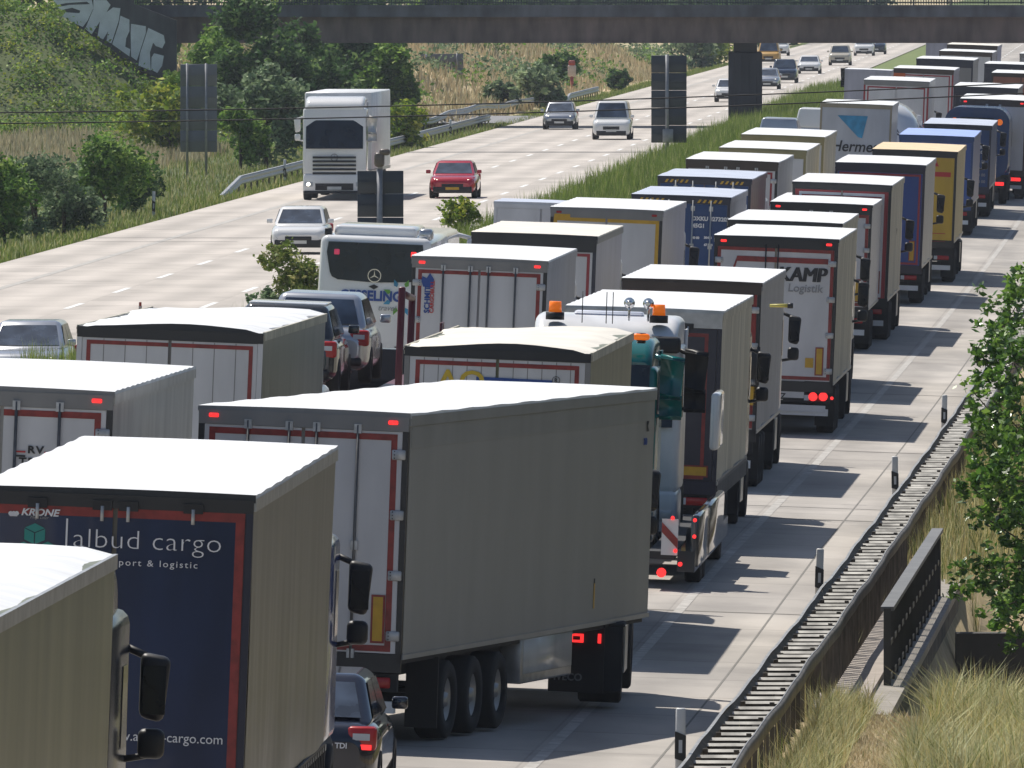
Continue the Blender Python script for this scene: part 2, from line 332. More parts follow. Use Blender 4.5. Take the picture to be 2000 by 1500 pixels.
# ------------------------------------------------------------------ vehicle parts
def ring(y,hw,z0,z1,r,n=4):
    pts=[]
    for cx,cz,a0 in((hw-r,z1-r,0),(-(hw-r),z1-r,90),(-(hw-r),z0+r,180),(hw-r,z0+r,270)):
        for k in range(n+1):
            a=math.radians(a0+90*k/n); pts.append((cx+r*math.cos(a),y,cz+r*math.sin(a)))
    return pts
M_rod=mat('lock_rod_steel',(.16,.16,.16),.45,.4,.2,8)
def wheel(par,x,y,z=.5,r=.5,w=.3,rim=M_rim,detail=True,name='wheel'):
    o=thing(name,None,None,(x,y,z)) if False else None
    mb=MB(); n=22; sg=1 if x>0 else -1
    prof=[(-w/2,r*.6),(-w/2,r*.93),(-w/2+.03,r),(w/2-.03,r),(w/2,r*.93),(w/2,r*.6),(w/2-.05,r*.56)]
    mb.grid([[(p[0]*sg,p[1]*math.cos(2*math.pi*j/n),p[1]*math.sin(2*math.pi*j/n)) for j in range(n+1)] for p in prof],M_tyre)
    t=mb.build(name,par,loc=(x,y,z))
    if detail:
        mb=MB(); prof=[(w/2-.04,r*.6),(w/2-.05,r*.5),(w/2-.13,r*.42),(w/2-.09,r*.2),(w/2-.02,r*.17),(w/2-.02,0.001)]
        mb.grid([[(p[0]*sg,p[1]*math.cos(2*math.pi*j/n),p[1]*math.sin(2*math.pi*j/n)) for j in range(n+1)] for p in prof],rim)
        for j in range(8):
            a=2*math.pi*j/8; c=(sg*(w/2-.105),math.cos(a)*r*.31,math.sin(a)*r*.31)
            mb.tube(c,(c[0]+.02*sg,c[1],c[2]),.022,M_chassis,6)
        mb.build('rim',t)
    return t
def star(par,x,y,z,r,m,sgn=-1):
    mb=MB(); n=20
    for k in range(n):
        a=2*math.pi*k/n; b=2*math.pi*(k+1)/n
        mb.face([(r*math.sin(a),0,r*math.cos(a)),(r*math.sin(b),0,r*math.cos(b)),(r*.86*math.sin(b),0,r*.86*math.cos(b)),(r*.86*math.sin(a),0,r*.86*math.cos(a))],m)
    e=mb.build('emblem',par,loc=(x,y,z)); mb=MB()
    for k in range(3):
        a=2*math.pi*k/3; mb.face([(r*.88*math.sin(a),0,r*.88*math.cos(a)),(r*.13*math.sin(a+.9),0,r*.13*math.cos(a+.9)),(0,0,0),(r*.13*math.sin(a-.9),0,r*.13*math.cos(a-.9))],m)
    mb.build('emblem_star',par if par.parent else par,loc=(x,y,z)); return e
def mirror(par,x,y,z,sg,m=M_black,big=True):
    mb=MB()
    mb.rbox(x,x+sg*.25,y-.10,y+.06,z-.2,z+.34,m,.06,3,lambda c:Vector((c.x-(sg*.05 if c.z<z and abs(c.x)>abs(x+sg*.1) else 0),c.y,c.z+(.04 if abs(c.x)<abs(x+sg*.1) else 0)))); mb.rbox(x+sg*.0,x+sg*.22,y-.10,y+.05,z-.50,z-.25,m,.06,3)
    mb.tube((x-sg*.15,y,z+.42),(x+sg*.1,y,z+.32),.035,m,6); mb.tube((x-sg*.15,y,z-.52),(x+sg*.1,y,z-.47),.03,m,6)
    o=mb.build('mirror',par)
    mb=MB(); mb.box(min(x+sg*.03,x+sg*.22),max(x+sg*.03,x+sg*.22),y-.108,y-.102,z-.13,z+.27,M_glass); mb.build('mirror_glass',o); return o
def cab(par,loc,rz,col,z0=.55,zt=3.7,W=2.4,Ln=2.25,front=False,mirrors=M_black,visor=False,spoiler=True,lit=True,scr=None):
    """local: back wall at y=-Ln, nose at y=0, faces +y"""
    mb=MB(); hw=W/2
    def shp(c):
        if c.y>-.1 and c.z>2.2: c.y-=.28
        return c
    mb.rbox(-hw,hw,-Ln,0,z0+.45,zt-.45,col,.12,3,shp)
    # roof / high top
    rg=[]
    for t in range(7):
        u=t/6; y=-Ln+(Ln-.28)*u; zz=zt-.04-.35*max(0,(u-.55)/.45)**2; rg.append(ring(y,hw-.05-.06*u*u,zt-.75,zz,.14))
    mb.loft(rg,col)
    mb.rbox(-hw+.02,hw-.02,-Ln+.1,.04,z0-.2,z0+.5,M_chassis if not front else col,.08)
    c=mb.build('cab',par,loc=loc); c.rotation_euler=(0,0,rz)
    if spoiler:
        for sg in(-1,1): MB().rbox(sg*(hw-.03)-.02,sg*(hw-.03)+.02,-Ln-.38,-Ln+.02,z0+.6,zt-.25,col,.01,1).build('side_fairing',c)
    for sg in(-1,1):
        s=MB(); s.prism([(sg*(hw+.004),-.95,2.1),(sg*(hw+.004),-.42,2.1),(sg*(hw+.004),-.5,2.78),(sg*(hw+.004),-.95,2.78)],(sg*.004,0,0),M_glass); s.build('side_window',c)
    for sg in(-1,1): mirror(c,sg*(hw+.1),-.32,2.5 if not front else 2.75,sg,mirrors)
    if front:
        s=MB(); s.grid([[( -hw+.12+ (W-.24)*i/8, .012-.03*abs(i/4-1)**2*1.5-(.28*(z-2.0)/1.3 if z>2.0 else 0), z) for i in range(9)] for z in(1.95,2.3,2.7,3.02)],M_glass)
        s.build('windscreen',c)
        if visor:
            s=MB(); s.rbox(-hw+.03,hw-.03,-.32,.0,3.12,3.38,visor,.06); s.build('sun_visor',c)
        s=MB()
        for k in range(5): s.rbox(-.82,.82,.0,.035,.98+.15*k,1.06+.15*k,M_chassis,.01,1)
        s.box(-.72,.72,.03,.05,z0-.12,z0+.14,M_black); s.box(-.78,.78,.012,.03,.95,1.72,M_framegrey if False else M_chassis) if False else None; s.build('grille',c)
        for sg in(-1,1):
            s=MB(); s.rbox(sg*.98-.17,sg*.98+.17,.0,.06,z0+.02,z0+.2,M_headoff,.03); hl=s.build('headlight',c)
            if lit:
                s=MB(); s.tube((sg*.98,.062,z0+.11),(sg*.98,.066,z0+.11),.07,M_head,10); s.build('bulb',hl)
        s=MB(); s.rbox(-hw+.03,hw-.03,-.1,.07,z0-.25,z0-.14,M_black,.02); s.box(-.27,.27,.071,.078,z0-.1,z0+.02,M_plate); s.build('bumper',c)
    return c
CABW=paint('cab_white',(.75,.76,.78),.25); CABB=paint('cab_blue',(.02,.07,.30),.2,coat=.5); CABD=paint('cab_dark',(.03,.035,.05),.2); CABR=paint('cab_red',(.35,.02,.02),.2)
CABT=paint('cab_teal',(.0,.13,.13),.2,coat=.4); CABS=paint('cab_silver',(.4,.41,.43),.25)
M_alu=mat('aluminium_rail',(.5,.5,.5),.35,.6,.15,4); M_hinge=mat('hinge_zinc',(.55,.56,.57),.4,.3,.15,10)
M_rearblack=paint('rear_frame_black',(.025,.025,.028),.4); M_framegrey=paint('rear_frame_grey',(.26,.255,.25),.5); M_brown=paint('rear_frame_brown',(.07,.05,.04),.5)
def curtain_buckles(root,x,y0,y1,z,m=M_black,step=.45,L=.16):
    mb=MB(); y=y0
    while y<y1: mb.box(x,x+.02,y,y+.06,z-L,z,m); y+=step
    mb.box(x-.005,x+.015,y0-.1,y1+.1,z-.01,z+.03,m)
    mb.build('strap_row',root)
def semi(name,label,px,py,s,W=2.55,L=13.6,yaw=HEAD,roll=ROLL,H=None,group='lorries queuing nose to tail',cat='lorry',
         roof=M_roof,roofstyle='flat',sag=0,side=M_cream,sidestyle='curtain',rail=None,door=M_whiterear,frame=M_rearblack,hh=.16,header=None,
         stripe=None,sw=.055,inset=.07,rods=0,hinges=0,toplamps=False,plates=None,cabcol=CABW,cabon=True,det=1,cabyaw=0,cabH=3.7,lamps=M_reddim,zb=1.12,rear_on=True,
         planks=0,fridge=False,hooks=False,axles=(2.6,3.95,5.3),blockgap=True,doc=None,bumper=M_white,axr=.48,split=True):
    D=F/s; P=at(px,py,D); Rm=Euler((0,roll,-yaw)).to_matrix()
    hw=W/2
    H0=H
    if H0 is None:
        H0=4.0
        for _ in range(4):
            B=P-Rm@Vector((hw,0,H0)); H0+= (B.z-zR(B.x,B.y))
    loc=P-Rm@Vector((hw,0,H0)); H=H0
    print(name,'D%.0f X%.1f H%.2f'%(D,P.x,H))
    root=thing(name,label,cat,loc,(0,roll,-yaw),group)
    root.rotation_euler=(pitch(D),roll,-yaw)
    def Lc(qx,qy):
        dx=(qx-px)/s; dz=-(qy-py)/s
        return hw+dx*math.cos(roll)-dz*math.sin(roll), H+dx*math.sin(roll)+dz*math.cos(roll)
    # box shell
    b=MB(); b.box(-hw+.012,hw-.012,.02,L-.01,zb+.02,H-.05,side); b.build('box_body',root)
    # sides
    for sg in(1,-1):
        m=MB(); ny=int(L/(.17 if det>1 else .4)); nz=10 if det>1 else 5
        rows=[]
        for i in range(ny+1):
            y=.04+(L-.06)*i/ny; r=[]
            for j in range(nz+1):
                t=j/nz; z=zb+(H-.14-zb)*t; x=hw
                if sidestyle=='curtain': x+= (.012*math.sin(y*2.3+1.1*math.sin(y*.7))+.006*math.sin(y*9+t*3))*math.sin(math.pi*min(1,t*1.02))+ (.02*math.sin(y*1.2)*(1-t)**3)
                if sidestyle=='slat': x+= .011*abs(math.sin(y*1.6))*max(0,math.sin(math.pi*t))**.5
                if sidestyle=='container': x-= .03*(1 if (i//2)%2 else 0)
                r.append((sg*x,y,z))
            rows.append(r)
        m.grid(rows,side,sidestyle!='container'); m.build('side_curtain' if sidestyle in('curtain','slat') else 'side_panel',root)
        m=MB(); m.box(sg*hw-.012,sg*hw+.022,.0,L,H-.15,H-.03,rail or side); m.box(sg*hw-.012,sg*hw+.018,.0,L,zb-.06,zb+.0,rail or M_alu); m.build('side_rail',root)
    # roof
    m=MB(); ny=34 if roofstyle!='flat' or det>1 else 10; nx=10 if roofstyle=='sag' else 6; rows=[]
    for i in range(ny+1):
        y=-.03+(L+.05)*i/ny; r=[]
        for j in range(nx+1):
            t=j/nx; x=(-hw-.015)+(W+.03)*t; z=H+.012*math.sin(math.pi*t)
            if roofstyle=='sag': z+=sag*(.5*math.sin(y*.9+.6*x)+.35*math.sin(y*2.1+x*1.9+2)+.4*math.sin(x*2.6+.8))-(.05 if j in(0,nx) else 0)
            elif roofstyle=='rib': z+=.012*(i%2)
            else: z+=.006*math.sin(y*4.1+x)
            r.append((x,y,z))
        rows.append(r)
    for r in(rows[0],rows[-1]): pass
    m.grid(rows,roof,roofstyle!='rib')
    back=[rows[0],[(p[0],p[1]-.006,H-.07) for p in rows[0]]]; m.grid(back,header or frame,False)
    for k in(0,nx): m.grid([[rw[k] for rw in rows],[(rw[k][0]*1.003,rw[k][1],H-.06-(.03*math.sin(i*1.7) if roofstyle=='sag' else 0)) for i,rw in enumerate(rows)]],roof,False)
    m.build('roof',root)
    # rear
    if rear_on:
        m=MB(); m.box(-hw,hw,-.045,.015,H-.05-hh,H-.045,header or frame); 
        for sg in(-1,1): m.box(sg*(hw-.035)-.035,sg*(hw-.035)+.035,-.04,.012,zb-.1,H-.05-hh,frame)
        m.box(-hw,hw,-.04,.012,zb-.22,zb,frame); fr=m.build('rear_frame',root)
        zt=H-.05-hh; 
        for sg in((-1,1) if split else (0,)):
            m=MB(); a,bx=(.022,hw-.075) if sg else (-hw+.075,hw-.075); x0,x1=(a,bx) if sg>=0 else (-bx,-a)
            m.box(x0,x1,-.03,.008,zb+.01,zt-.005,door)
            for k in range(1,planks): m.box(x0+(x1-x0)*k/planks-.006,x0+(x1-x0)*k/planks+.006,-.032,-.028,zb+.01,zt-.01,M_framegrey)
            d=m.build('rear_door',root)
            if stripe:
                m=MB(); xe=(x1-inset if sg>=0 else x0+inset); ww=sw*(1 if sg>=0 else -1)
                ztp=zt-inset*.6
                m.box(x0 if sg>0 else x0+ (inset if sg<0 else inset), x1 if sg<0 else x1-inset,-.036,-.031,ztp-sw,ztp,stripe)
                m.box(min(xe,xe-ww),max(xe,xe-ww),-.0365,-.0315,zb+.05,ztp-sw,stripe)
                if sg==0: m.box(x0+inset,x0+inset+sw,-.0365,-.0315,zb+.05,ztp-sw,stripe)
                m.box(x0+(0 if sg>0 else inset),x1-(0 if sg<0 else inset),-.036,-.031,zb+.03,zb+.03+sw,stripe); m.build('reflective_tape',d)
            if rods:
                for xx in((.17,.68) if rods>1 else (.25,)):
                    m=MB(); m.tube((sg*xx,-.06,zb-.08),(sg*xx,-.06,zt+.06),.02,M_rod,6)
                    for zz in(zt+.02,zb+.0,zb+1.3): m.box(sg*xx-.045,sg*xx+.045,-.075,-.035,zz-.06,zz+.05,M_hinge)
                    m.build('lock_rod',d)
            if hinges:
                for k in range(hinges):
                    zz=zb+.22+(zt-zb-.5)*k/(hinges-1); m=MB(); x=sg*(hw-.11); m.rbox(x-.085,x+.085,-.06,-.034,zz-.06,zz+.06,M_hinge,.012,1)
                    if det>1:
                        for q in(-.04,0,.04): m.tube((x-sg*.05,-.064,zz+q),(x-sg*.05,-.058,zz+q),.008,M_black,6)
                    m.build('hinge',d)
        if hooks:
            for xx in(-.72,-.12,.12,.72):
                m=MB(); m.box(xx-.09,xx+.09,-.075,-.045,H-.05-hh-.02,H-.05-hh+.07,M_black); m.tube((xx,-.07,H-.05-hh+.02),(xx,-.07,H-.05-hh-.12),.018,M_hinge,6); m.build('door_hook',root)
        if toplamps:
            for sg in(-1,1):
                m=MB(); xx=sg*(hw-.19); m.rbox(xx-.06,xx+.06,-.07,-.045,H-.14,H-.09,M_redlit if toplamps=='lit' else M_reddim,.01,1); m.build('clearance_lamp',root)
        if plates:
            for sg in(-1,1):
                m=MB()
                if plates=='v': x,z,a,c=sg*(hw-.30),zb+.42,.085,.29
                elif plates=='h': x,z,a,c=sg*(hw-.42),zb+.16,.28,.095
                m.box(x-a,x+a,-.05,-.038,z-c,z+c,M_red); m.box(x-a+.025,x+a-.025,-.054,-.0505,z-c+.025,z+c-.025,M_yellow); m.build('marker_plate',root)
        # lower rear
        m=MB(); m.box(-hw+.08,hw-.08,.0,.12,.42,.56,bumper); m.box(-.9,-.8,.1,.2,.56,zb-.22,M_chassis); m.box(.8,.9,.1,.2,.56,zb-.22,M_chassis); m.build('underrun_bar',root)
        m=MB(); m.box(-hw+.05,hw-.05,.03,.1,.68,zb-.24,M_chassis); lb=m.build('lamp_board',root)
        for sg in(-1,1):
            m=MB(); x=sg*(hw-.33)
            m.rbox(x-.2,x+.2,-.01,.028,.72,.85,lamps,.015,1); m.box(x-sg*.2-.05,x-sg*.2+.05,-.012,.027,.73,.84,M_headoff); m.build('tail_lamp',lb)
        m=MB(); m.box(-.26,.26,.012,.026,.72,.83,M_plate); m.build('number_plate',lb)
    # running gear
    m=MB()
    for x in(-.45,.45): m.box(x-.06,x+.06,.1,L-.3,.72,zb-.05,M_chassis)
    for a in axles: m.box(-hw+.35,hw-.35,a-.06,a+.06,.42,.54,M_chassis)
    m.box(-hw+.05,hw-.05,.1,L-.1,zb-.12,zb+.02,M_chassis)
    m.build('chassis',root)
    for a in axles:
        for sg in(-1,1):
            wheel(root,sg*(hw-.19),a,axr,axr,.36,detail=det>1 and sg>0)
    for sg in(-1,1): MB().box(sg*(hw-.2)-.2,sg*(hw-.2)+.2,axles[0]-.66,axles[0]-.63,.16,zb-.1,M_black).build('mudflap',root)
    if cabon:
        m=MB(); kp=(0,L-1.3,0); ca=math.cos(cabyaw); sa=math.sin(cabyaw)
        m.box(-.45,.45,-2.6,3.2,.6,.95,M_chassis); m.box(hw-.6,hw-.05,.8,2.0,.35,.95,M_alu); m.box(-hw+.05,-hw+.6,.8,2.0,.35,.95,M_alu)
        for sg in(-1,1): m.box(sg*(hw-.36)-.33,sg*(hw-.36)+.33,-1.0,-.94,.2,1.02,M_chassis); m.rbox(sg*(hw-.34)-.33,sg*(hw-.34)+.33,-.9,.75,1.0,1.08,M_chassis,.03,1)
        tc=m.build('tractor_chassis',root,loc=kp); tc.rotation_euler=(0,0,-cabyaw)
        for sg in(-1,1):
            wheel(tc,sg*(hw-.33),0,.5,.5,.55,detail=det>1 and sg>0); wheel(tc,sg*(hw-.2),3.6,.5,.5,.32,detail=det>1 and sg>0)
        R=Matrix.Rotation(-cabyaw,3,'Z')@Vector((0,4.55,0))
        c=cab(root,(kp[0]+R.x,kp[1]+R.y,0),-cabyaw,cabcol,zt=min(cabH,H-.15),front=False)
    if fridge:
        m=MB(); m.rbox(-.95,.95,L,L+.45,H-2.0,H-.12,M_white,.08); m.box(-.85,.85,L+.02,L+.43,H-.12,H-.04,M_framegrey); m.build('fridge_unit',root)
    return root,Lc,H
G_R='lorries queuing in the right lane'; G_M='lorries queuing in the middle lane'; G_F='vehicles in the fast lane of the jam'
M_navy=paint('navy_door',(.014,.030,.090),.22,.2,coat=.4); M_navy2=paint('navy_dark',(.02,.022,.045),.3); M_blue=paint('lorry_blue',(.015,.07,.30),.3); M_blue2=paint('container_blue',(.012,.055,.19),.4)
M_dhly=paint('lorry_yellow',(.62,.40,.03),.35); M_dhls=paint('yellow_cream_side',(.62,.52,.30),.45); M_redp=paint('door_red',(.35,.03,.04),.35); M_olive=mat('olive_silver_curtain',(.25,.25,.15),.36,.35,.18,1.0,(1.6,1.6,.2),spec=.5)
M_redroof=paint('pale_blue_roof',(.35,.47,.85),.5); M_yelroof=paint('pale_yellow_roof',(.85,.66,.40),.5); M_bluegreyroof=paint('bluegrey_roof',(.55,.60,.72),.5)
M_txtw=mat('white_lettering',(.75,.75,.78),.5,var=.02); M_txtb=mat('blue_lettering',(.02,.07,.30),.5,var=.02); M_txtk=mat('black_lettering',(.02,.02,.022),.5,var=.02); M_txtr=mat('red_lettering',(.5,.03,.03),.5,var=.02)
M_txtg=mat('grey_lettering',(.3,.3,.31),.5,var=.02); M_txtteal=mat('teal_logo',(.02,.25,.22),.5,var=.05); M_txty=mat('gold_lettering',(.65,.45,.03),.5,var=.05); M_txtgr=mat('green_logo',(.12,.35,.04),.5,var=.05); M_sky=mat('sky_blue_logo',(.05,.35,.6),.5,var=.2)
def lay(root,Lc,s_,qx,qy,sizepx,s,m,y=-.04,**k):
    x,z=Lc(qx,qy); return text(root,s_,(x,y,z),sizepx/s,m,**k)
# ---------- right lane, near to far
r,Lc,H=semi('semi_truck','silver-olive curtain lorry with white tarpaulin roof, cut off at the bottom left corner',-64,1228,276,side=M_olive,rail=M_alu,det=2,roofstyle='sag',sag=.03,group=G_R,cabcol=CABD,stripe=M_red,sidestyle='slat')
curtain_buckles(r,1.285,.3,13.3,1.1)
r,Lc,H=semi('semi_truck','lorry with navy blue rear doors, large thin white lettering and a silver side curtain',497,968,212,side=M_silver,rail=M_alu,det=2,group=G_R,door=M_navy,frame=M_navy2,hh=.12,header=M_rearblack,stripe=M_red,sw=.085,inset=.0,hooks=True,cabcol=CABB,yaw=.0435,cabH=3.6)
curtain_buckles(r,1.28,.3,13.3,1.12,step=.3,L=.24)
lay(r,Lc,'albud cargo',140,1068,54,212,M_txtw,sx=1.12,y=-.045,space=1.04,bold=-.0045)
MB().box(-.005,.012,0,.005,0,.26,M_txtw).build('lettering',r,loc=(Lc(128,1068)[0],-.05,Lc(128,1068)[1]))
lay(r,Lc,'transport & logistic',176,1102,18,212,M_txtw,sx=1.15,y=-.045,space=1.25); lay(r,Lc,'www.albud-cargo.com',196,1445,27,212,M_txtw,sx=.98,y=-.045)
lay(r,Lc,'KRONE',40,1006,19,212,M_txtw,shear=.25,bold=.0025,y=-.045,sx=1.15); lay(r,Lc,'Mega Liner',58,1013,8,212,M_txtg,shear=.25,y=-.045)
mb=MB()
def cube(mb,cx,cz,a,m,y=-.046):
    h=a*.5; up=a
    mb.face([(cx,y,cz+a*.62),(cx+a*.56,y,cz+a*.36),(cx,y,cz+a*.12),(cx-a*.56,y,cz+a*.36)],m)
    mb.face([(cx-a*.58,y,cz+a*.32),(cx-a*.03,y,cz+a*.07),(cx-a*.03,y,cz-a*.55),(cx-a*.58,y,cz-a*.3)],m)
    mb.face([(cx+a*.58,y,cz+a*.32),(cx+a*.03,y,cz+a*.07),(cx+a*.03,y,cz-a*.55),(cx+a*.58,y,cz-a*.3)],m)
for qx,qy in((67,1044),(45,1080),(92,1080)): x,z=Lc(qx,qy); cube(mb,x,z,.165,M_txtteal)
mb.build('cube_logo',r)
mb=MB()
for k in range(3):
    x,z=Lc(20+k*6,1003); mb.tube((x,-.046,z),(x,-.05,z),.022,M_txtw,8); 
x,z=Lc(26,998); mb.box(x-.035,x+.035,-.05,-.046,z-.05,z-.035,M_txtw); mb.build('crown_logo',r)
# white refrigerated trailer crossing lanes
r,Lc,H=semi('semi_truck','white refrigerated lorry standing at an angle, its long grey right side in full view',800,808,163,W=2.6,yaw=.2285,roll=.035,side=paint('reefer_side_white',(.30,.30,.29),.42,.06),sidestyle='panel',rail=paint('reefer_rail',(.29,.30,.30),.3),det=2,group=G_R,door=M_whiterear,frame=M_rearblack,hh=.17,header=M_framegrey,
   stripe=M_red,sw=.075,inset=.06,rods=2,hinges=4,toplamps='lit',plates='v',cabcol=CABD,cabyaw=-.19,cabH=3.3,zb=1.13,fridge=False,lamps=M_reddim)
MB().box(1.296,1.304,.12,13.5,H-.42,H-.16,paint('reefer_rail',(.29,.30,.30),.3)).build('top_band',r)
mb=MB(); mb.rbox(1.0,1.29,6.5,9.3,.5,1.1,M_alu,.03); mb.rbox(1.28,1.30,6.55,9.25,.62,1.06,paint('pallet_box_silver',(.62,.62,.60),.2),.008,1); mb.build('pallet_box',r)
mb=MB()
mb.rbox(.58,.95,10.5,10.54,.92,1.04,M_chassis,.01,1)
for x0,x1,z0,z1 in((.58,.62,.92,1.03),(.72,.76,.92,1.03),(.62,.72,1.0,1.03),(.62,.72,.92,.95),(.95,.99,.92,1.04)): mb.box(x0+.24,x1+.24,11.2,11.22,z0-.1,z1-.1,M_redlit)
mb.build('tail_lamp',r)
text(r,'IVECO',(.62,11.232,.33),.13,M_txtg,bold=.003)
mb=MB(); mb.box(.55,1.27,11.24,11.262,.18,1.05,M_chassis); mb.build('mudflap',r)
x=1.302+.005
text(r,'K',(1.312,13.1,H-.55),.2,M_txtk,rot=(math.pi/2,0,math.pi/2)); text(r,'200',(1.312,12.95,H-.72),.13,M_txtb,rot=(math.pi/2,0,math.pi/2),name='lettering')
mb=MB(); mb.box(1.303,1.306,10.35,10.42,1.3,1.62,M_yellow); mb.box(1.303,1.307,10.36,10.41,1.62,1.68,M_txtk); mb.build('warning_sticker',r)
# AO
r,Lc,H=semi('semi_truck','lorry with sagging cream tarpaulin roof and white rear doors bearing blue and gold lettering',1155,685,143,side=M_olive,rail=M_cream,det=2,group=G_R,roofstyle='sag',sag=.06,roof=M_roofcream,door=M_whiterear,frame=M_framegrey,hh=.12,header=M_rearblack,stripe=M_red,sw=.06,inset=.08,planks=6,cabcol=CABW,sidestyle='slat',hinges=0)
lay(r,Lc,'AO',852,762,58,143,M_txty,bold=.008,y=-.042,sx=1.1); lay(r,Lc,'trans',955,782,62,143,M_txtb,bold=.008,y=-.043,sx=1.05)
x,z=Lc(930,736); x2,z2=Lc(1078,752); MB().prism([(x,-.041,z),(x2,-.041,z2+.06),(x2,-.041,z2-.02),(x,-.041,z-.09)],(0,-.003,0),M_txtb).build('lettering',r)
lay(r,Lc,'R',1082,747,12,143,M_txtk,y=-.042)
mb=MB(); x,z=Lc(1086,743); n=18
for k in range(n):
    a=2*math.pi*k/n;b=2*math.pi*(k+1)/n
    mb.face([(x+.055*math.cos(a),-.042,z+.055*math.sin(a)),(x+.055*math.cos(b),-.042,z+.055*math.sin(b)),(x+.047*math.cos(b),-.042,z+.047*math.sin(b)),(x+.047*math.cos(a),-.042,z+.047*math.sin(a))],M_txtk)
mb.build('lettering',r)
# black rear with silver header
r,Lc,H=semi('semi_truck','lorry with dark navy rear outlined in red under a silver header bar, cream side curtain',1412,608,120,side=M_cream,det=2,group=G_R,door=M_navy2,frame=M_navy2,hh=.24,header=M_alu,stripe=M_red,sw=.06,inset=.14,hooks=True,plates='h',cabcol=CABD,yaw=.052)
curtain_buckles(r,1.28,.3,13.3,1.12,m=M_framegrey,step=.3,L=.3)
r,Lc,H=semi('semi_truck','lorry with brown-framed rear, broad red border and yellow-black hazard panels',1488,553,107,side=M_grey,det=2,group=G_R,door=paint('door_grey',(.42,.41,.4),.4),frame=M_rearblack,hh=.17,header=M_brown,stripe=M_red,sw=.15,inset=.0,rods=0,hinges=4,plates='v',cabcol=CABW)
mb=MB()
for k in range(5):
    x,z=Lc(1450+k*0,600); 
xa,za=Lc(1440,560); mb.box(xa-.2,xa+.26,-.04,-.032,za-.55,za-.05,M_yellow)
for k in range(4): mb.prism([(xa-.2+.13*k,-.0405,za-.55),(xa-.14+.13*k,-.0405,za-.55),(xa-.05+.13*k,-.0405,za-.05),(xa-.11+.13*k,-.0405,za-.05)],(0,-.003,0),M_black)
mb.build('hazard_panel',r)
mb=MB(); xa,za=Lc(1462,770); mb.box(xa-.2,xa+.16,-.04,-.032,za-.2,za+.2,M_yellow); mb.build('yellow_panel',r)
mb=MB(); xa,za=Lc(1420,705); mb.rbox(xa-.2,xa+.6,-.06,-.032,za-.45,za+.3,M_black,.03,1); mb.build('forklift_pad',r)
# KAMP
r,Lc,H=semi('semi_truck','lorry with red-framed white rear doors bearing bold black and grey lettering, cream side',1638,468,95,side=M_cream,det=2,group=G_R,frame=M_rearblack,hh=.18,header=M_rearblack,door=M_whiterear,stripe=M_red,sw=.07,inset=.0,rods=0,hinges=4,toplamps='lit',plates='v',cabcol=CABW,lamps=M_reddim)
lay(r,Lc,'KAMP',1517,548,40,95,M_txtk,shear=.12,y=-.042,sx=.9); lay(r,Lc,'KAMP',1519,548,40,95,M_txtk,shear=.12,y=-.043,sx=.9); lay(r,Lc,'KAMP',1521,548,40,95,M_txtk,shear=.12,y=-.044,sx=.9); lay(r,Lc,'Logistik',1538,569,22,95,M_txtg,shear=.1,y=-.042,bold=.003)
mb=MB(); x,z=Lc(1440,500); x2,z2=Lc(1618,512); mb.box(x,x2,-.041,-.037,z2-.05,z2+.06,M_red); mb.prism([(x,-.041,z2+.06),(x,-.041,z2-.05),(x-.08,-.041,z2-.35),(x-.14,-.041,z2-.35)],(0,.003,0),M_red)
for qx in(1497,1521):
    x,z=Lc(qx,470); mb.tube((x,-.06,1.1),(x,-.06,H-.15),.014,M_chassis,6)
mb.build('door_trim',r)
mb=MB()
for qx in(1588,1608):
    x,z=Lc(qx,775); mb.tube((x,-.02,z),(x,-.025,z),.09,M_redlit,14)
x,z=Lc(1625,778); mb.tube((x,-.02,z),(x,-.025,z),.035,M_redlit,8); mb.build('brake_lamp',r)
mb=MB(); x,z=Lc(1470,735); x2,z2=Lc(1570,778); mb.box(x,x2,-.03,-.015,z2,z,M_whiterear); mb.box(x,Lc(1612,800)[0],-.03,-.0151,z2-.28,z2-.14,M_whiterear); mb.build('tail_lift_plate',r)
lay(r,Lc,'NTZ',1502,778,16,95,M_txtk,y=-.035,bold=.004)
x,z=Lc(1582,707); MB().box(x-.10,x+.07,-.042,-.036,z-.12,z+.08,M_yellow).build('safety_sticker',r)
r,Lc,H=semi('semi_truck','cream-sided lorry, only white roof and black header showing above the bold-lettered white doors',1645,437,87.5,side=M_cream,group=G_R,frame=M_rearblack,hh=.3,cabcol=CABW)
r,Lc,H=semi('semi_truck','white-doored lorry with two lit red header lamps, just behind the dark red lorry',1704,401,78,side=M_whiterear,sidestyle='panel',group=G_R,frame=M_rearblack,hh=.2,stripe=M_red,sw=.08,inset=0,toplamps='lit',hinges=4,plates='v',cabcol=CABR,rods=1)
r,Lc,H=semi('semi_truck','dark red lorry with white-outlined rear doors and a pale cream side curtain',1742,362,76,side=M_cream,group=G_R,door=M_redp,frame=M_rearblack,hh=.13,stripe=M_whiterear,sw=.07,inset=.1,cabcol=CABR,roofstyle='rib',lamps=M_reddim,plates='v')
r,Lc,H=semi('semi_truck','royal blue lorry with a thin red door outline, white roof and one yellow marker plate',1808,323,69,side=paint('pale_side',(.55,.55,.54)),group=G_R,door=M_blue,frame=M_navy2,hh=.2,stripe=M_redp,sw=.06,inset=.04,cabcol=CABW,plates='v',split=False)
r,Lc,H=semi('semi_truck','mustard yellow lorry with a small red emblem on its rear and a peach-coloured roof',1870,297,65,side=M_dhls,group=G_R,door=M_dhly,frame=M_rearblack,hh=.14,stripe=None,cabcol=CABW,roof=M_yelroof,lamps=M_reddim,zb=1.3,split=False)
lay(r,Lc,'DANZAS',1803,322,14,65,M_txtr,y=-.04,sx=.9,bold=.006) if False else None
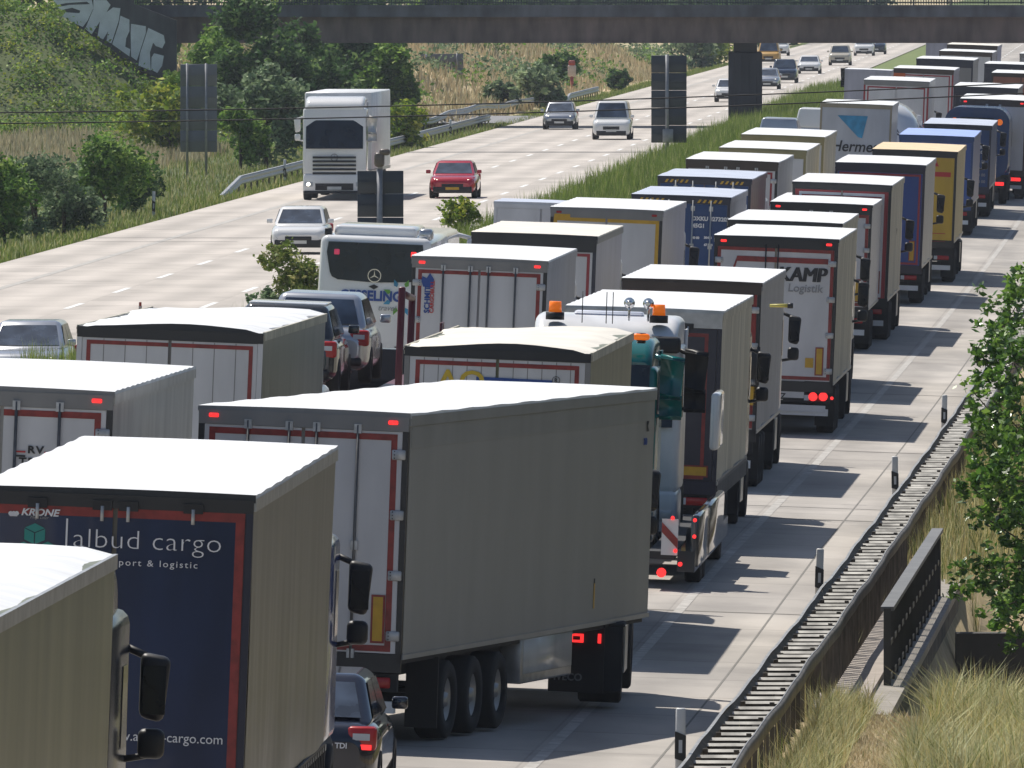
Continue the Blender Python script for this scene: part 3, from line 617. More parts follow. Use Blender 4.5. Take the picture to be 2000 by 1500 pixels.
mb=MB(); x,z=Lc(1815,318); mb.prism([(x-.12,-.036,z-.1),(x+.3,-.036,z-.1),(x+.2,-.036,z+.1),(x-.02,-.036,z+.1)],(0,-.003,0),M_txtr); mb.build('emblem',r); mb=MB(); x,z=Lc(1802,336); mb.box(x,x+.85,-.04,-.036,z-.12,z+.02,M_txtr); mb.build('red_stripe',r)
mb=MB(); x,z=Lc(1810,470); mb.box(x-.1,x+.55,-.04,-.036,z-.02,z+.0,M_txtr); mb.box(x-.1,x-.08,-.041,-.036,z-.02,z+.24,M_txtr); mb.box(x-.1,x+.55,-.04,-.036,z+.22,z+.24,M_txtr); mb.build('tape_outline',r)
r,Lc,H=semi('semi_truck','bright blue lorry with a pale blue roof just ahead of the mustard yellow one',1902,268,57,side=M_blue,sidestyle='panel',group=G_R,door=M_blue,frame=M_blue2,hh=.16,roof=M_redroof,cabcol=CABB)
r,Lc,H=semi('container_truck','lorry with a dark blue shipping container and white code lettering down its doors',1937,246,54,W=2.44,L=12.2,side=M_blue2,sidestyle='container',group=G_R,door=M_blue2,frame=M_navy2,hh=.12,roof=M_bluegreyroof,cabcol=CABB,lamps=M_reddim)
lay(r,Lc,'TRIU 81',1903,290,9,54,M_txtw,y=-.045,bold=.004); lay(r,Lc,'22G1',1906,300,9,54,M_txtw,y=-.045,bold=.004)
for k in range(4): lay(r,Lc,'00 00',1906,318+k*13,8,54,M_txtg,y=-.045,bold=.002)
r,Lc,H=semi('semi_truck','white-doored lorry under a dark red header at the right edge beside the round-topped blue one',2006,197,51,side=M_grey,group=G_R,frame=M_brown,hh=.2,toplamps='lit',rods=1,cabcol=CABW,lamps=M_redlit,stripe=None)
x,z=Lc(1962,330); MB().box(x-.25,x+.1,-.05,-.04,z-.1,z+.12,mat('orange_plate',(.6,.12,.02),.4)).build('marker_plate',r)
r,Lc,H=semi('semi_truck','lorry with a white roof over a near-black rear, between the red-headed and reddish-topped lorries',1988,173,49,side=M_grey,group=G_R,door=M_navy2,frame=M_navy2,hh=.25,cabcol=CABW,det=0)
r,Lc,H=semi('semi_truck','far lorry with a reddish brown rear and white roof at the right edge',2052,146,45,side=M_brown,group=G_R,door=paint('terracotta_door',(.4,.16,.1),.5),frame=M_brown,hh=.12,cabcol=CABW,det=0)
r,Lc,H=semi('semi_truck','far lorry with a dark slate rear and bright white roof near the right edge',2030,128,42,side=M_grey,group=G_R,door=M_navy2,frame=M_navy2,hh=.16,cabcol=CABW,det=0)
r,Lc,H=semi('semi_truck','farthest lorry at the right edge, pale side just below the bridge girder',2090,108,38.5,side=M_lilac,group=G_R,door=M_grey,frame=M_framegrey,hh=.16,cabcol=CABW,det=0)
# ---------- middle lane
r,Lc,H=semi('semi_truck','white box lorry with ribbed roof and small black door lettering at the left edge',222,765,167,W=2.6,side=paint('box_side_white',(.58,.57,.53),.35,.16),sidestyle='panel',det=2,group=G_M,roofstyle='rib',frame=M_rearblack,hh=.17,header=M_framegrey,stripe=M_red,sw=.075,inset=.06,rods=2,hinges=4,toplamps='lit',cabcol=CABW,yaw=.048,fridge=True)
lay(r,Lc,'RV',53,885,20,167,M_txtk,y=-.042,bold=.004,sx=1.2,space=1.2); lay(r,Lc,'TRANS',36,909,22,167,M_txtk,y=-.042,bold=.004,sx=1.1,space=1.2)
x,z=Lc(31,882); MB().box(x,x+.11,-.045,-.04,z-.01,z+.01,M_txtr).box(x,x+.11,-.045,-.04,z-.06,z-.04,M_txtk).box(x+.33,x+.43,-.045,-.04,z-.01,z+.01,M_txtr).build('lettering',r)
r,Lc,H=semi('semi_truck','lorry with white planked tailboard outlined in red, black tarpaulin edge and dark grey side',515,645,143,side=mat('dark_grey_curtain',(.21,.205,.20),.35,.3,.12,1.2,(2,2,.3)),rail=M_cream,det=2,group=G_M,roofstyle='sag',sag=.045,frame=M_whiterear,hh=.14,header=M_rearblack,stripe=M_red,sw=.055,inset=.06,planks=4,cabcol=CABW,roof=M_roof)
r,Lc,H=semi('semi_truck','lorry with ribbed white roof and vertical blue and red lettering on its left door',1070,510,104,side=M_grey,sidestyle='panel',det=2,group=G_M,roofstyle='rib',frame=M_rearblack,hh=.17,header=M_framegrey,stripe=M_red,sw=.07,inset=.05,rods=2,hinges=4,toplamps='lit',cabcol=CABW,yaw=.044)
lay(r,Lc,'SCHMITZ',838,612,15,104,M_txtb,y=-.042,rot=(math.pi/2,-math.pi/2,0),bold=.005); lay(r,Lc,'CARGOBULL',846,612,11,104,M_txtr,y=-.042,rot=(math.pi/2,-math.pi/2,0),bold=.003)
mb=MB(); x,z=Lc(837,550)
mb.prism([(x-.1,-.042,z-.1),(x+.08,-.042,z-.12),(x+.1,-.042,z+.05),(x+.02,-.042,z+.16),(x-.04,-.042,z+.06),(x-.12,-.042,z+.1),(x-.14,-.042,z+.02)],(0,-.003,0),M_txtb); mb.build('elephant_logo',r)
r,Lc,H=semi('semi_truck','grey-sided lorry with a dusty cream roof, black header and dark red door outline',1166,462,96,side=M_lilac,group=G_M,roof=M_roofcream,frame=M_navy2,hh=.28,header=M_rearblack,stripe=M_redp,sw=.06,inset=.05,cabcol=CABW,det=2,yaw=.046,hooks=True,rail=M_framegrey)
lay(r,Lc,'QUALITY TRANS',942,466,9,96,M_txtg,y=-.045,bold=.002) if False else None
lay(r,Lc,'BULLS TRANS',936,470,10,96,M_txtk,y=-.045,bold=.002)
r,Lc,H=semi('semi_truck','white lorry whose rear doors are framed in yellow, with red corner lamps',1295,412,86,side=M_lilac,sidestyle='panel',group=G_M,frame=M_rearblack,hh=.18,header=M_framegrey,stripe=M_yellow,sw=.08,inset=.0,toplamps=True,cabcol=CABW,rods=0,det=2)
x,z=Lc(1098,422); MB().box(x-.18,x+.18,-.05,-.045,z-.06,z+.05,M_yellow).build('yellow_sticker',r); lay(r,Lc,'RENAULT',1086,425,8,86,M_txtk,y=-.055,bold=.002) if False else None
def container_bits(r,Lc,H,pts,s,code,W=2.44):
    for sg in(-1,1):
        mb=MB(); x0=sg*.72
        for k in range(5): mb.prism([(x0-.32+.13*k,-.05,H-.16),(x0-.26+.13*k,-.05,H-.16),(x0-.21+.13*k,-.05,H-.08),(x0-.27+.13*k,-.05,H-.08)],(0,-.003,0),M_yellow)
        mb.build('hazard_tape',r)
    for x in(-.75,-.3,.3,.75):
        mb=MB(); mb.tube((x,-.07,1.3),(x,-.07,H-.1),.022,M_alu,6)
        for z in(1.5,2.6,H-.3): mb.box(x-.05,x+.05,-.085,-.04,z-.06,z+.06,M_alu)
        mb.build('lock_rod',r)
    for t,(qx,qy),z in code: lay(r,Lc,t,qx,qy,z,s,M_txtw,y=-.05,bold=.006)
r,Lc,H=semi('container_truck','lorry with dark blue shipping container, white serial number on its door, nearer of two',1427,386,79,W=2.44,L=12.2,side=paint('container_side_grey',(.33,.33,.36),.5),sidestyle='container',group=G_M,door=M_blue2,frame=M_navy2,hh=.14,roof=M_bluegreyroof,cabcol=CABW,det=2)
container_bits(r,Lc,H,None,79,[('DXKU 8273202',(1352,430),11),('45G1',(1352,444),11),('40 00',(1352,466),6),('30480',(1375,466),6),('67 200',(1375,480),6)])
r,Lc,H=semi('container_truck','lorry with dark blue container half hidden by the serial-numbered one, farther of two',1468,350,75,W=2.44,L=12.2,side=paint('container_side_brown',(.16,.12,.15),.5),sidestyle='container',group=G_M,door=M_blue2,frame=M_navy2,hh=.14,roof=M_bluegreyroof,cabcol=CABW,det=1)
container_bits(r,Lc,H,None,75,[])
r,Lc,H=semi('semi_truck','lorry with dark red header over white doors, a small blue panel on its side',1520,317,70.6,side=M_grey,group=G_M,frame=M_rearblack,hh=.2,header=M_brown,stripe=M_redp,rods=2,cabcol=CABW,hinges=4)
MB().box(1.29,1.295,1,4.5,1.9,2.9,paint('side_panel_blue',(.3,.36,.5))).build('side_logo',r)
r,Lc,H=semi('semi_truck','cream-sided lorry with yellowish door frame, just ahead of the red-headed white-doored one',1575,294,66.7,side=M_cream,group=G_M,frame=paint('olive_frame',(.3,.26,.12)),hh=.2,cabcol=CABW)
r,Lc,H=semi('semi_truck','cream-sided lorry with white roof just below the silver van in the fast lane',1610,268,63.5,side=M_cream,group=G_M,frame=paint('olive_frame',(.3,.26,.12)),hh=.2,cabcol=CABW)
r,Lc,H=semi('semi_truck','grubby white box lorry with a blue triangular emblem and black parcel-company lettering',1743,206,55,side=M_whiterear,sidestyle='panel',group=G_M,door=paint('dull_white_door',(.55,.56,.58),.5),frame=paint('frame_tan',(.36,.30,.2)),hh=.1,cabcol=CABW,L=9,axles=(1.6,2.9),split=False)
lay(r,Lc,'Hermes',1622,294,30,55,M_txtk,y=-.045,shear=.2,bold=.008,sx=.95)
mb=MB(); pts=[(1636,225),(1695,227),(1684,270),(1676,268)]
mb.prism([(Lc(*p)[0],-.04,Lc(*p)[1]) for p in pts],(0,-.004,0),M_sky); mb.build('triangle_logo',r)
r,Lc,H=semi('semi_truck','far lorry with pinkish-red door outline, white roof and black mirror, ahead of the tank lorry',1815,160,50,side=M_whiterear,group=G_M,frame=M_redp,hh=.16,header=M_framegrey,stripe=M_redp,cabcol=CABW,L=11)
r,Lc,H=semi('semi_truck','far lorry with a small orange panel at the upper left of its red-framed doors',1863,137,46,side=M_lilac,group=G_M,frame=M_redp,hh=.16,header=M_brown,stripe=M_redp,cabcol=CABW,det=0,L=12)
x,z=Lc(1750,146); MB().box(x-.1,x+.4,-.06,-.05,z-.1,z+.08,mat('orange_plate',(.6,.12,.02),.4)).build('marker_plate',r)
r,Lc,H=semi('semi_truck','far lorry with a dark slate header and bright white roof beyond the orange-panelled one',1901,118,43.5,side=M_grey,group=G_M,frame=M_navy2,door=M_framegrey,hh=.3,cabcol=CABW,det=0)
r,Lc,H=semi('semi_truck','far white-roofed lorry, second from the bridge in the middle lane',1938,103,40.5,side=M_lilac,group=G_M,frame=M_brown,hh=.16,cabcol=CABW,det=0)
r,Lc,H=semi('semi_truck','far cream-roofed lorry half under the bridge girder in the middle lane',1948,90,38.5,side=M_lilac,group=G_M,frame=M_brown,hh=.16,cabcol=CABW,det=0,roof=M_roofcream)
# ---------- fast lane boxes
r,Lc,H=semi('box_van','pale blue-white box van showing its upper left corner beside the yellow-framed lorry',1150,400,84,W=2.2,L=4.2,side=M_whiterear,sidestyle='panel',group=G_F,cat='van',frame=M_whiterear,hh=.1,cabcol=CABW,axles=(1.2,),cabon=False,roof=M_bluegreyroof,axr=.36)
r,Lc,H=semi('box_truck','small grey box truck with a red lamp on its roof edge in the fast lane',1740,138,39,W=2.3,L=6,side=M_grey,sidestyle='panel',group=G_F,cat='lorry',frame=M_lilac,door=M_lilac,hh=.1,cabcol=CABW,axles=(1.2,),roof=M_roof,det=0,split=False)
r,Lc,H=semi('box_truck','pale grey box truck just under the bridge beside the farthest cream roof',1893,84,35,W=2.4,L=8,side=M_lilac,sidestyle='panel',group=G_F,cat='lorry',frame=M_lilac,door=M_lilac,hh=.1,cabcol=CABW,axles=(1.2,),roof=M_roof,det=0,split=False)
# ---------- cars
def car(name,label,px,D,col,side='L',away=False,style='hatch',group=None,cat='car',lit=True,yaw=None,loc=None,brake=False,plate=None,rw=True):
    st=dict(hatch=(4.2,1.76,1.46,.93,.84,-1.85,1.25,-1.45,.25),sedan=(4.6,1.8,1.42,.92,.84,-1.7,1.35,-1.05,.25),suv=(4.6,1.86,1.70,1.08,1.0,-2.1,1.15,-1.85,.5),
            van=(4.9,1.92,1.92,1.08,1.0,-2.38,1.75,-2.25,1.1),mini=(3.8,1.68,1.5,.95,.88,-1.75,1.15,-1.5,.45),estate=(4.3,1.75,1.44,.94,.84,-1.98,1.1,-1.22,.35))[style]
    L,W,H,zb,hd,yr,yf,tr,tf=st; hw=W/2; hl=L/2
    if loc is None:
        X=(px-CX)*D/F; z=ZL if side=='L' else zR(X,D); loc=(X,D,z)
        y=(math.pi-.043 if not away else -.05) if yaw is None else yaw
        rot=(0,(0 if side=='L' else (.036)),y)
    else: rot=(0,0,yaw or 0)
    root=thing(name,label,cat,loc,rot,group)
    S=[(-1,.78,.40,zb*.78),(-.975,.88,.30,zb*.93),(-.88,.97,.22,zb*1.0),(-.5,1,.2,zb),(0,1,.19,zb),(.45,1,.19,zb*.99),(.7,.985,.2,hd*1.03),(.88,.94,.22,hd*.97),(.965,.86,.26,hd*.88),(1,.72,.36,hd*.72)]
    mb=MB(); mb.loft([ring(t*hl,hw*a,z0,z1,.21 if abs(t)<.9 else .13) for t,a,z0,z1 in S],col)
    def fr(c):
        if c.z>(zb+H)/2: return Vector((c.x*.80,{True:tf,False:tr}[c.y>(yr+yf)/2],H))
        return Vector((c.x,c.y,zb-.06))
    mb.rbox(-hw*.93,hw*.93,yr,yf,zb-.06,H,col,.11,4,fr); body=mb.build('body',root)
    # glass
    bl,tl=hw*.93,hw*.93*.80; h0,h1=zb+.03,H-.085
    def lerp(z): t=(z-(zb-.06))/(H-(zb-.06)); return bl+(tl-bl)*t, yr+(tr-yr)*t, yf+(tf-yf)*t
    a0,r0,f0=lerp(h0); a1,r1,f1=lerp(h1)
    MB().face([(-a0+.1,f0+.02,h0),(a0-.1,f0+.02,h0),(a1-.1,f1+.02,h1),(-a1+.1,f1+.02,h1)],M_rglass).build('windscreen',root)
    if rw: MB().face([(-a0+.12,r0-.02,h0+.02),(a0-.12,r0-.02,h0+.02),(a1-.12,r1-.02,h1),(-a1+.12,r1-.02,h1)],M_rglass).build('rear_window',root)
    for sg in(-1,1):
        mid=(r0+f0)/2-.05; m=MB(); m.face([(sg*(a0+.012),r0+.18,h0),(sg*(a0+.012),mid-.04,h0),(sg*(a1+.012),mid-.04,h1),(sg*(a1+.012),r1+.14,h1)],M_glass); m.build('side_window',root); m=MB()
        m.face([(sg*(a0+.012),mid+.04,h0),(sg*(a0+.012),f0-.22,h0),(sg*(a1+.012),f1-.14,h1),(sg*(a1+.012),mid+.04,h1)],M_glass); m.build('side_window',root)
        m=MB(); m.rbox(sg*(hw+.07)-.09,sg*(hw+.07)+.09,yf-.35,yf-.22,zb+.02,zb+.16,col,.03); m.build('wing_mirror',root)
        for yy in(-hl*.62,hl*.64): wheel(root,sg*(hw-.1),yy,.31,.31,.21,detail=True)
        m=MB(); m.rbox(sg*(hw*.66)-.17,sg*(hw*.66)+.17,hl*.955-.1,hl*.955+.02,hd*.68,hd*.86,M_headoff,.04); hl_=m.build('headlight',root)
        if lit: MB().tube((sg*hw*.66,hl*.955+.02,hd*.77),(sg*hw*.66,hl*.955+.035,hd*.77),.085,M_head,10).build('bulb',hl_)
        m=MB(); x0=sg*(hw*.80); m.rbox(x0-.16,x0+.16,-hl*.985-.012,-hl*.985+.25,zb*.68,zb*.96,M_reddim,.04); tl_=m.build('tail_lamp',root)
        m=MB(); m.box(x0-.12,x0+.11,-hl*.985-.018,-hl*.985-.013,zb*.69,zb*.75,M_redlit if brake else M_reddim); m.box(x0-.1,x0+.09,-hl*.985-.019,-hl*.985-.012,zb*.80,zb*.88,M_headoff); m.build('lamp_segment',tl_)
    m=MB(); m.rbox(-.42,.42,hl-.06,hl+.012,hd*.50,hd*.68,M_black,.02,1); m.rbox(-.74,.74,hl-.12,hl+.008,.22,.46,M_black,.03,2); m.build('grille',root)
    m=MB(); m.box(-.26,.26,hl+.013,hl+.02,hd*.40,hd*.52,plate or M_plate); m.build('number_plate',root)
    m=MB(); m.rbox(-hw*.86,hw*.86,-hl-.02,-hl+.1,.3,.44,M_black,.03,1); m.build('rear_bumper',root)
    return root,(L,W,H,zb,hl,hw)
M_rglass=mat('sky_reflect_glass',(.13,.17,.23),.08,.6,.3,2,spec=.8)  # pale blue base colour stands in for sky reflected in car glass
GC='cars on the oncoming carriageway'
CW=paint('car_white',(.8,.8,.8),.15,.03,coat=.6); CS=mat('car_silver',(.5,.52,.56),.22,.6,.05,3,coat=.5); CR=paint('car_red',(.45,.02,.04),.15,.04,coat=.7); CK=paint('car_black',(.012,.014,.025),.12,.04,coat=.8)
CDR=paint('car_darkred',(.09,.012,.02),.14,.04,coat=.8); CDG=paint('car_darkgrey',(.03,.035,.04),.14,.04,coat=.8); CB=paint('car_beige',(.5,.46,.38),.2,.04,coat=.4); CN=paint('car_navy',(.02,.035,.07),.14,.04,coat=.6)
car('car','silver car at the left edge above the ribbed-roof lorry, partly behind median grass',60,311,CS,style='hatch',group=GC)
car('car','white hatchback to the left of the white coach, driving towards the camera',590,452,CW,style='hatch',group=GC,lit=False)
car('car','red car with yellow number plate just right of the short grey sign back',889,555,CR,style='sedan',group=GC,plate=M_yellow)
car('car','white compact van-like car with its lights on, right of the silver hatchback',1197,730,CW,style='van',group=GC)
car('car','silver hatchback with headlights on, left of the white high-roofed car',1095,772,CS,style='hatch',group=GC)
car('car','pale car half hidden behind the left side of the bridge pier, one headlight lit',1424,915,CW,style='hatch',group=GC)
car('car','dark-fronted silver car just right of the bridge pier',1499,1000,CS,style='hatch',group=GC,lit=True)
car('car','dark blue car with white bonnet glare, second from the pier in the far cluster',1533,1050,CN,style='suv',group=GC)
car('car','white saloon, third from the pier in the far cluster of cars',1581,1130,CW,style='sedan',group=GC,lit=False)
car('car','beige off-road car alone on the far lane under the bridge',1641,1215,CB,style='suv',group=GC,lit=False)
car('car','white car with a dark lower half, last but one under the bridge',1688,1330,CW,style='suv',group=GC,lit=False)
car('car','dark blue car at the very far end beside the median grass',1711,1350,CN,style='suv',group=GC,lit=False)
for nm,lb,px,D,c in(('van','ochre yellow lorry glimpsed behind the right side of the bridge pier',1502,1230,paint('ochre_van',(.55,.32,.08))),('van','white box lorry beside the ochre one, far beyond the pier',1521,1330,CW)):
    car(nm,lb,px,D,c,style='van',group='far vans beyond the pier',cat='van',lit=False)
r,d=car('car','dark saloon with glowing red tail lamp behind the angled white refrigerated lorry',602,163,CK,side='R',away=True,style='estate',group=None,brake=True,lit=False,yaw=-.05)
text(r,'1.9 TDI',(.28,-2.17,.66),.085,M_txtw,bold=.002)
car('van','silver rounded van roof in the fast lane left of the blue-emblemed parcel lorry',1522,615,CS,side='R',away=True,style='van',group=G_F,cat='van',lit=False,rw=False)
car('van','white van with a red lamp, mostly hidden behind the parcel lorry',1592,650,CW,side='R',away=True,style='van',group=G_F,cat='van',lit=False,rw=False,brake=True)
# ---------- coach
def coach():
    D=317; X=-278/89.5; z=zR(X,D); root=thing('coach','white coach with dark rear window and blue and green lettering in the fast lane','bus',(X,D,z),(0,ROLL,-.048),G_F)
    H=3.42; hw=1.27; m=MB(); m.rbox(-hw,hw,0,12.2,.32,H,CW,.16,4,lambda c:Vector((c.x*(.95 if c.z>2 else 1),c.y+(.12 if c.z>2 and c.y<1 else 0),c.z))); m.build('body',root)
    pts=[]; 
    for x,zz in((-1.03,3.28),(1.03,3.28),(1.06,3.05),(.98,2.62),(.93,2.52),(.8,2.46),(0,2.42),(-.8,2.46),(-.93,2.52),(-.98,2.62),(-1.06,3.05)): pts.append((x,.12*(zz-.32)/3.1-.02,zz))
    MB().prism(pts,(0,-.012,0),M_glass).build('rear_window',root)
    for sg in(-1,1):
        MB().rbox(sg*.84-.06,sg*.84+.06,.04,.085,3.0,3.12,M_redlit if sg>0 else mat('pink_lamp',(.6,.05,.12),.3,emit=.4),.02).build('high_lamp',root)
        m=MB(); m.rbox(sg*1.08-.1,sg*1.08+.1,-.03,.03,.75,1.15,M_reddim,.03); m.build('tail_lamp',root)
        for yy in(2.6,9.3): wheel(root,sg*1.12,yy,.5,.5,.3)
        m=MB(); m.box(sg*1.235-.004,sg*1.235+.012,.7,11.6,2.1,3.1,M_glass); m.build('side_window',root)
    m=MB(); m.rbox(-.95,.85,.7,4.2,H-.06,H+.22,CW,.1,3); m.rbox(-1.15,-1.0,.5,.9,H-.02,H+.14,M_black,.02,1); m.rbox(.92,1.2,.4,1.2,H-.05,H+.2,CS,.04,1); m.build('roof_unit',root)
    m=MB(); m.rbox(1.38,1.62,12.1,12.3,2.5,3.2,CW,.06); m.tube((1.1,12.1,3.3),(1.5,12.2,3.2),.05,CW); m.build('mirror',root)
    star(root,0,.045,2.57,.15,M_chrome)
    text(root,'GESSELING',(-.74,.04,2.03),.30,M_txtb,bold=.012,sx=.92); text(root,'travel',(.1,.03,1.82),.17,M_txtg,shear=.3)
    m=MB()
    for k in range(7):
        a=2*math.pi*k/8+.4; cx,cz=.60,2.12; m.prism([(cx+.24*math.cos(a),.04,cz+.24*math.sin(a)),(cx+.3*math.cos(a+.18),.04,cz+.3*math.sin(a+.18)),(cx+.42*math.cos(a),.04,cz+.42*math.sin(a)),(cx+.3*math.cos(a-.18),.04,cz+.3*math.sin(a-.18))],(0,-.004,0),M_txtgr if k%2 else M_sky)
    m.build('sun_logo',root)
    m=MB(); m.prism([(-.12,.05,2.33),(0,.05,2.38),(.1,.05,2.33),(0,.05,2.27)],(0,-.004,0),M_txtk); m.build('badge',root)
    m=MB(); m.rbox(-1.1,1.1,-.05,.06,.35,.6,CW,.04); m.box(-.26,.26,-.06,-.045,.62,.74,M_yellow); m.build('bumper',root)
    m=MB()
    for k in range(7): m.box(.5,1.0,-.012,.01,.72+.05*k,.745+.05*k,M_chassis)
    m.build('engine_grille',root)
coach()
# ---------- car transporter with cars
def hauler():
    D=233; X=-3.2; z=zR(X,D); RR=(0,ROLL,-.05); root=thing('car_transporter','dark red double-deck car transporter between the planked tailboard lorry and the coach','lorry',(X,D,z),RR,G_M)
    FR=paint('transporter_red',(.13,.012,.022),.4,.2)
    m=MB(); m.box(-1.2,-.5,0,17,.62,.72,FR); m.box(.5,1.2,0,17,.62,.72,FR); m.box(-1.25,-1.15,0,17,.5,.8,FR); m.box(1.15,1.25,0,17,.5,.8,FR); m.build('lower_deck',root)
    m=MB(); m.box(-1.2,-.5,.3,17,2.26,2.33,FR); m.box(.5,1.2,.3,17,2.26,2.33,FR); m.box(-1.25,-1.17,.3,17,2.2,2.38,FR); m.box(1.17,1.25,.3,17,2.2,2.38,FR); m.build('upper_deck',root)
    for y,h in((.1,4.2),(3.1,4.0),(6.5,2.9),(10.5,2.9),(16.5,3.0)):
        for sg in(-1,1):
            m=MB(); m.rbox(sg*1.27-.055,sg*1.27+.055,y-.07,y+.07,.5,h if sg>0 else min(h,3),FR,.02,1); m.build('post',root)
    m=MB(); m.tube((1.27,.1,4.1),(1.27,3.1,3.95),.06,FR); m.build('post_brace',root)
    m=MB(); m.box(-1.1,1.1,-.05,.02,.5,.62,FR); m.build('rear_bar',root)
    for sg in(-1,1):
        m=MB(); m.rbox(sg*1.0-.14,sg*1.0+.14,-.08,-.05,.66,.8,M_redlit,.02,1); m.build('tail_lamp',root)
        for yy in(6.6,7.9): wheel(root,sg*1.08,yy,.4,.4,.3)
    m=MB()
    for sg in(-1,1): m.rbox(sg*1.23-.02,sg*1.23+.02,12.8,13.5,2.2,3.3,FR,.01,1)
    m.build('side_plate',root)
    cab(root,(0,20.2,0),0,CABD,zt=2.7,spoiler=False)
    wheel(root,1.1,18.6); wheel(root,-1.1,18.6)
    R=Euler(RR).to_matrix()
    def on(y,z0): v=R@Vector((-.66 if y<5 else -.44,y,z0)); return (X+v.x,D+v.y,z+v.z)
    GH='cars loaded on the transporter'
    def put(lb,y,z0,col,style,lit=False):
        r,d=car('car',lb,0,0,col,loc=on(y,z0),style=style,group=GH,lit=lit); r.rotation_euler=(0,ROLL,-.05); return r
    rc=put('dark grey car with painted roof glare at the rear of the transporter upper deck',3.0,2.36,CDG,'hatch')
    MB().rbox(-.62,.62,-1.4,.2,1.42,1.475,CW,.02,2).build('roof_glare_panel',rc)  # white panel added: sun glare on the dark roof put into colour
    put('silver car with pale blue rear glass in front on the transporter upper deck',8.0,2.42,CS,'hatch')
    put('black car at the rear of the transporter lower deck',3.2,.60,CK,'mini'); put('dark grey car in the middle of the transporter lower deck',8.2,.60,CDG,'hatch')
    P=on(-.3,0)
hauler()
# ---------- truck transporter carrying two tractor units that face the camera
def carried(label,px,D,ztop,col,zt,visor,beac=True,name='tractor_unit',Hc=3.6,W=2.45,mirr=M_black,wid=None):
    X=(px-CX)*D/F; P=at(px,ztop,D); z=P.z-Hc
    root=thing(name,label,'tractor unit',(X,D,z),(0,-ROLL*.8,math.pi-.05),'tractor units carried on the low trailer')
    cab(root,(0,0,0),0,col,z0=.45,zt=Hc,W=W,front=True,mirrors=mirr,visor=visor,lit=False)
    m=MB(); m.box(-.45,-.3,-5.4,-.3,.6,.9,M_chassis); m.box(.3,.45,-5.4,-.3,.6,.9,M_chassis); m.rbox(-.5,.5,-4.6,-3.4,.9,1.05,M_chassis,.03); m.rbox(.6,1.15,-3.2,-2.4,.4,1.0,M_alu,.04); m.build('chassis',root)
    for sg in(-1,1): wheel(root,sg*1.02,-1.3,.5,.5,.32); wheel(root,sg*.9,-4.2,.5,.5,.5)
    if beac:
        for sg in(-1,1):
            m=MB(); m.tube((sg*.82,-.55,Hc-.12),(sg*.82,-.55,Hc+.0),.15,M_black,12); b=m.build('beacon',root)
            m=MB(); m.tube((sg*.82,-.55,Hc+.0),(sg*.82,-.55,Hc+.17),.105,M_amber,14,.095); m.build('beacon_lens',b)
        m=MB(); m.rbox(-.55,.55,-1.6,-1.2,Hc-.06,Hc+.02,M_bluegreyroof,.04); m.build('roof_hatch',root)
        for x in(-.65,-.35): m=MB(); m.tube((x,-.5,Hc-.1),(x,-.5,Hc+.22),.02,M_chrome,8); m.tube((x,-.52,Hc+.18),(x,-.3,Hc+.18),.09,M_chrome,12,.03); m.build('air_horn',root)
        for x in(-.1,.38,.0): MB().tube((x,-.3,Hc-.15),(x,-.3,Hc+.35),.008,M_black,5).build('antenna',root)
    else:
        m=MB(); m.tube((-.95,-.4,Hc-.1),(-.95,-.4,Hc+.06),.07,M_black,8); m.rbox(-1.08,-.82,-.5,-.3,Hc-.05,Hc+.05,M_amber,.04); m.build('marker_lamp',root)
    return root
D=221.5; X=1.55; z=zR(X,D)
tr=thing('low_loader_trailer','low trailer with red lamps and hazard stripes under the teal and white tractor units','trailer',(X,D,z),(0,ROLL,-.05),G_R)
m=MB(); m.box(-.9,-.5,0,14.2,.48,.6,M_chassis); m.box(.5,.9,0,14.2,.48,.6,M_chassis); m.box(.95,1.22,0,14.2,.3,.62,CDG); m.box(-1.22,-.95,0,14.2,.3,.62,M_chassis); m.build('low_deck',tr)
MB().rbox(1.12,1.25,.6,4.9,.35,1.15,CDG,.04).build('side_board',tr); MB().rbox(1.12,1.26,5.0,11,.35,1.15,CDG,.04).build('side_board',tr); MB().rbox(1.10,1.24,7.6,9.6,1.9,2.8,CW,.05).build('side_panel',tr)
m=MB(); m.box(.7,.95,-.06,-.03,.55,1.1,M_whiterear); m.prism([(.7,-.065,.9),(.95,-.065,.65),(.95,-.065,.8),(.7,-.065,1.05)],(0,-.004,0),M_red); m.build('hazard_board',tr)
for x,zz,rr in((.72,.28,.075),(1.0,.42,.035),(.92,.62,.03),(.86,1.12,.03),(1.2,1.1,.03),(1.2,.85,.03),(-.9,.3,.07)): MB().tube((x,-.07,zz),(x,-.1,zz),rr,M_redlit,10).build('tail_lamp',tr)
for y in(3.4,4.7,11.8):
    for sg in(-1,1): wheel(tr,sg*1.08,y,.42,.42,.25)
text(tr,'transport',(1.235,1.2,.36),.2,M_txtb,rot=(math.pi/2,0,math.pi/2))
carried('teal tractor unit with dark windscreen facing the camera, carried behind the sagging-roofed lorry',1116,223.5,655,CABT,3.5,None,False,Hc=3.45,mirr=CABT)
carried('white tractor unit with two orange beacons on its roof, facing the camera on the trailer',1168,229,614,CABW,3.6,M_black,True,Hc=3.7)
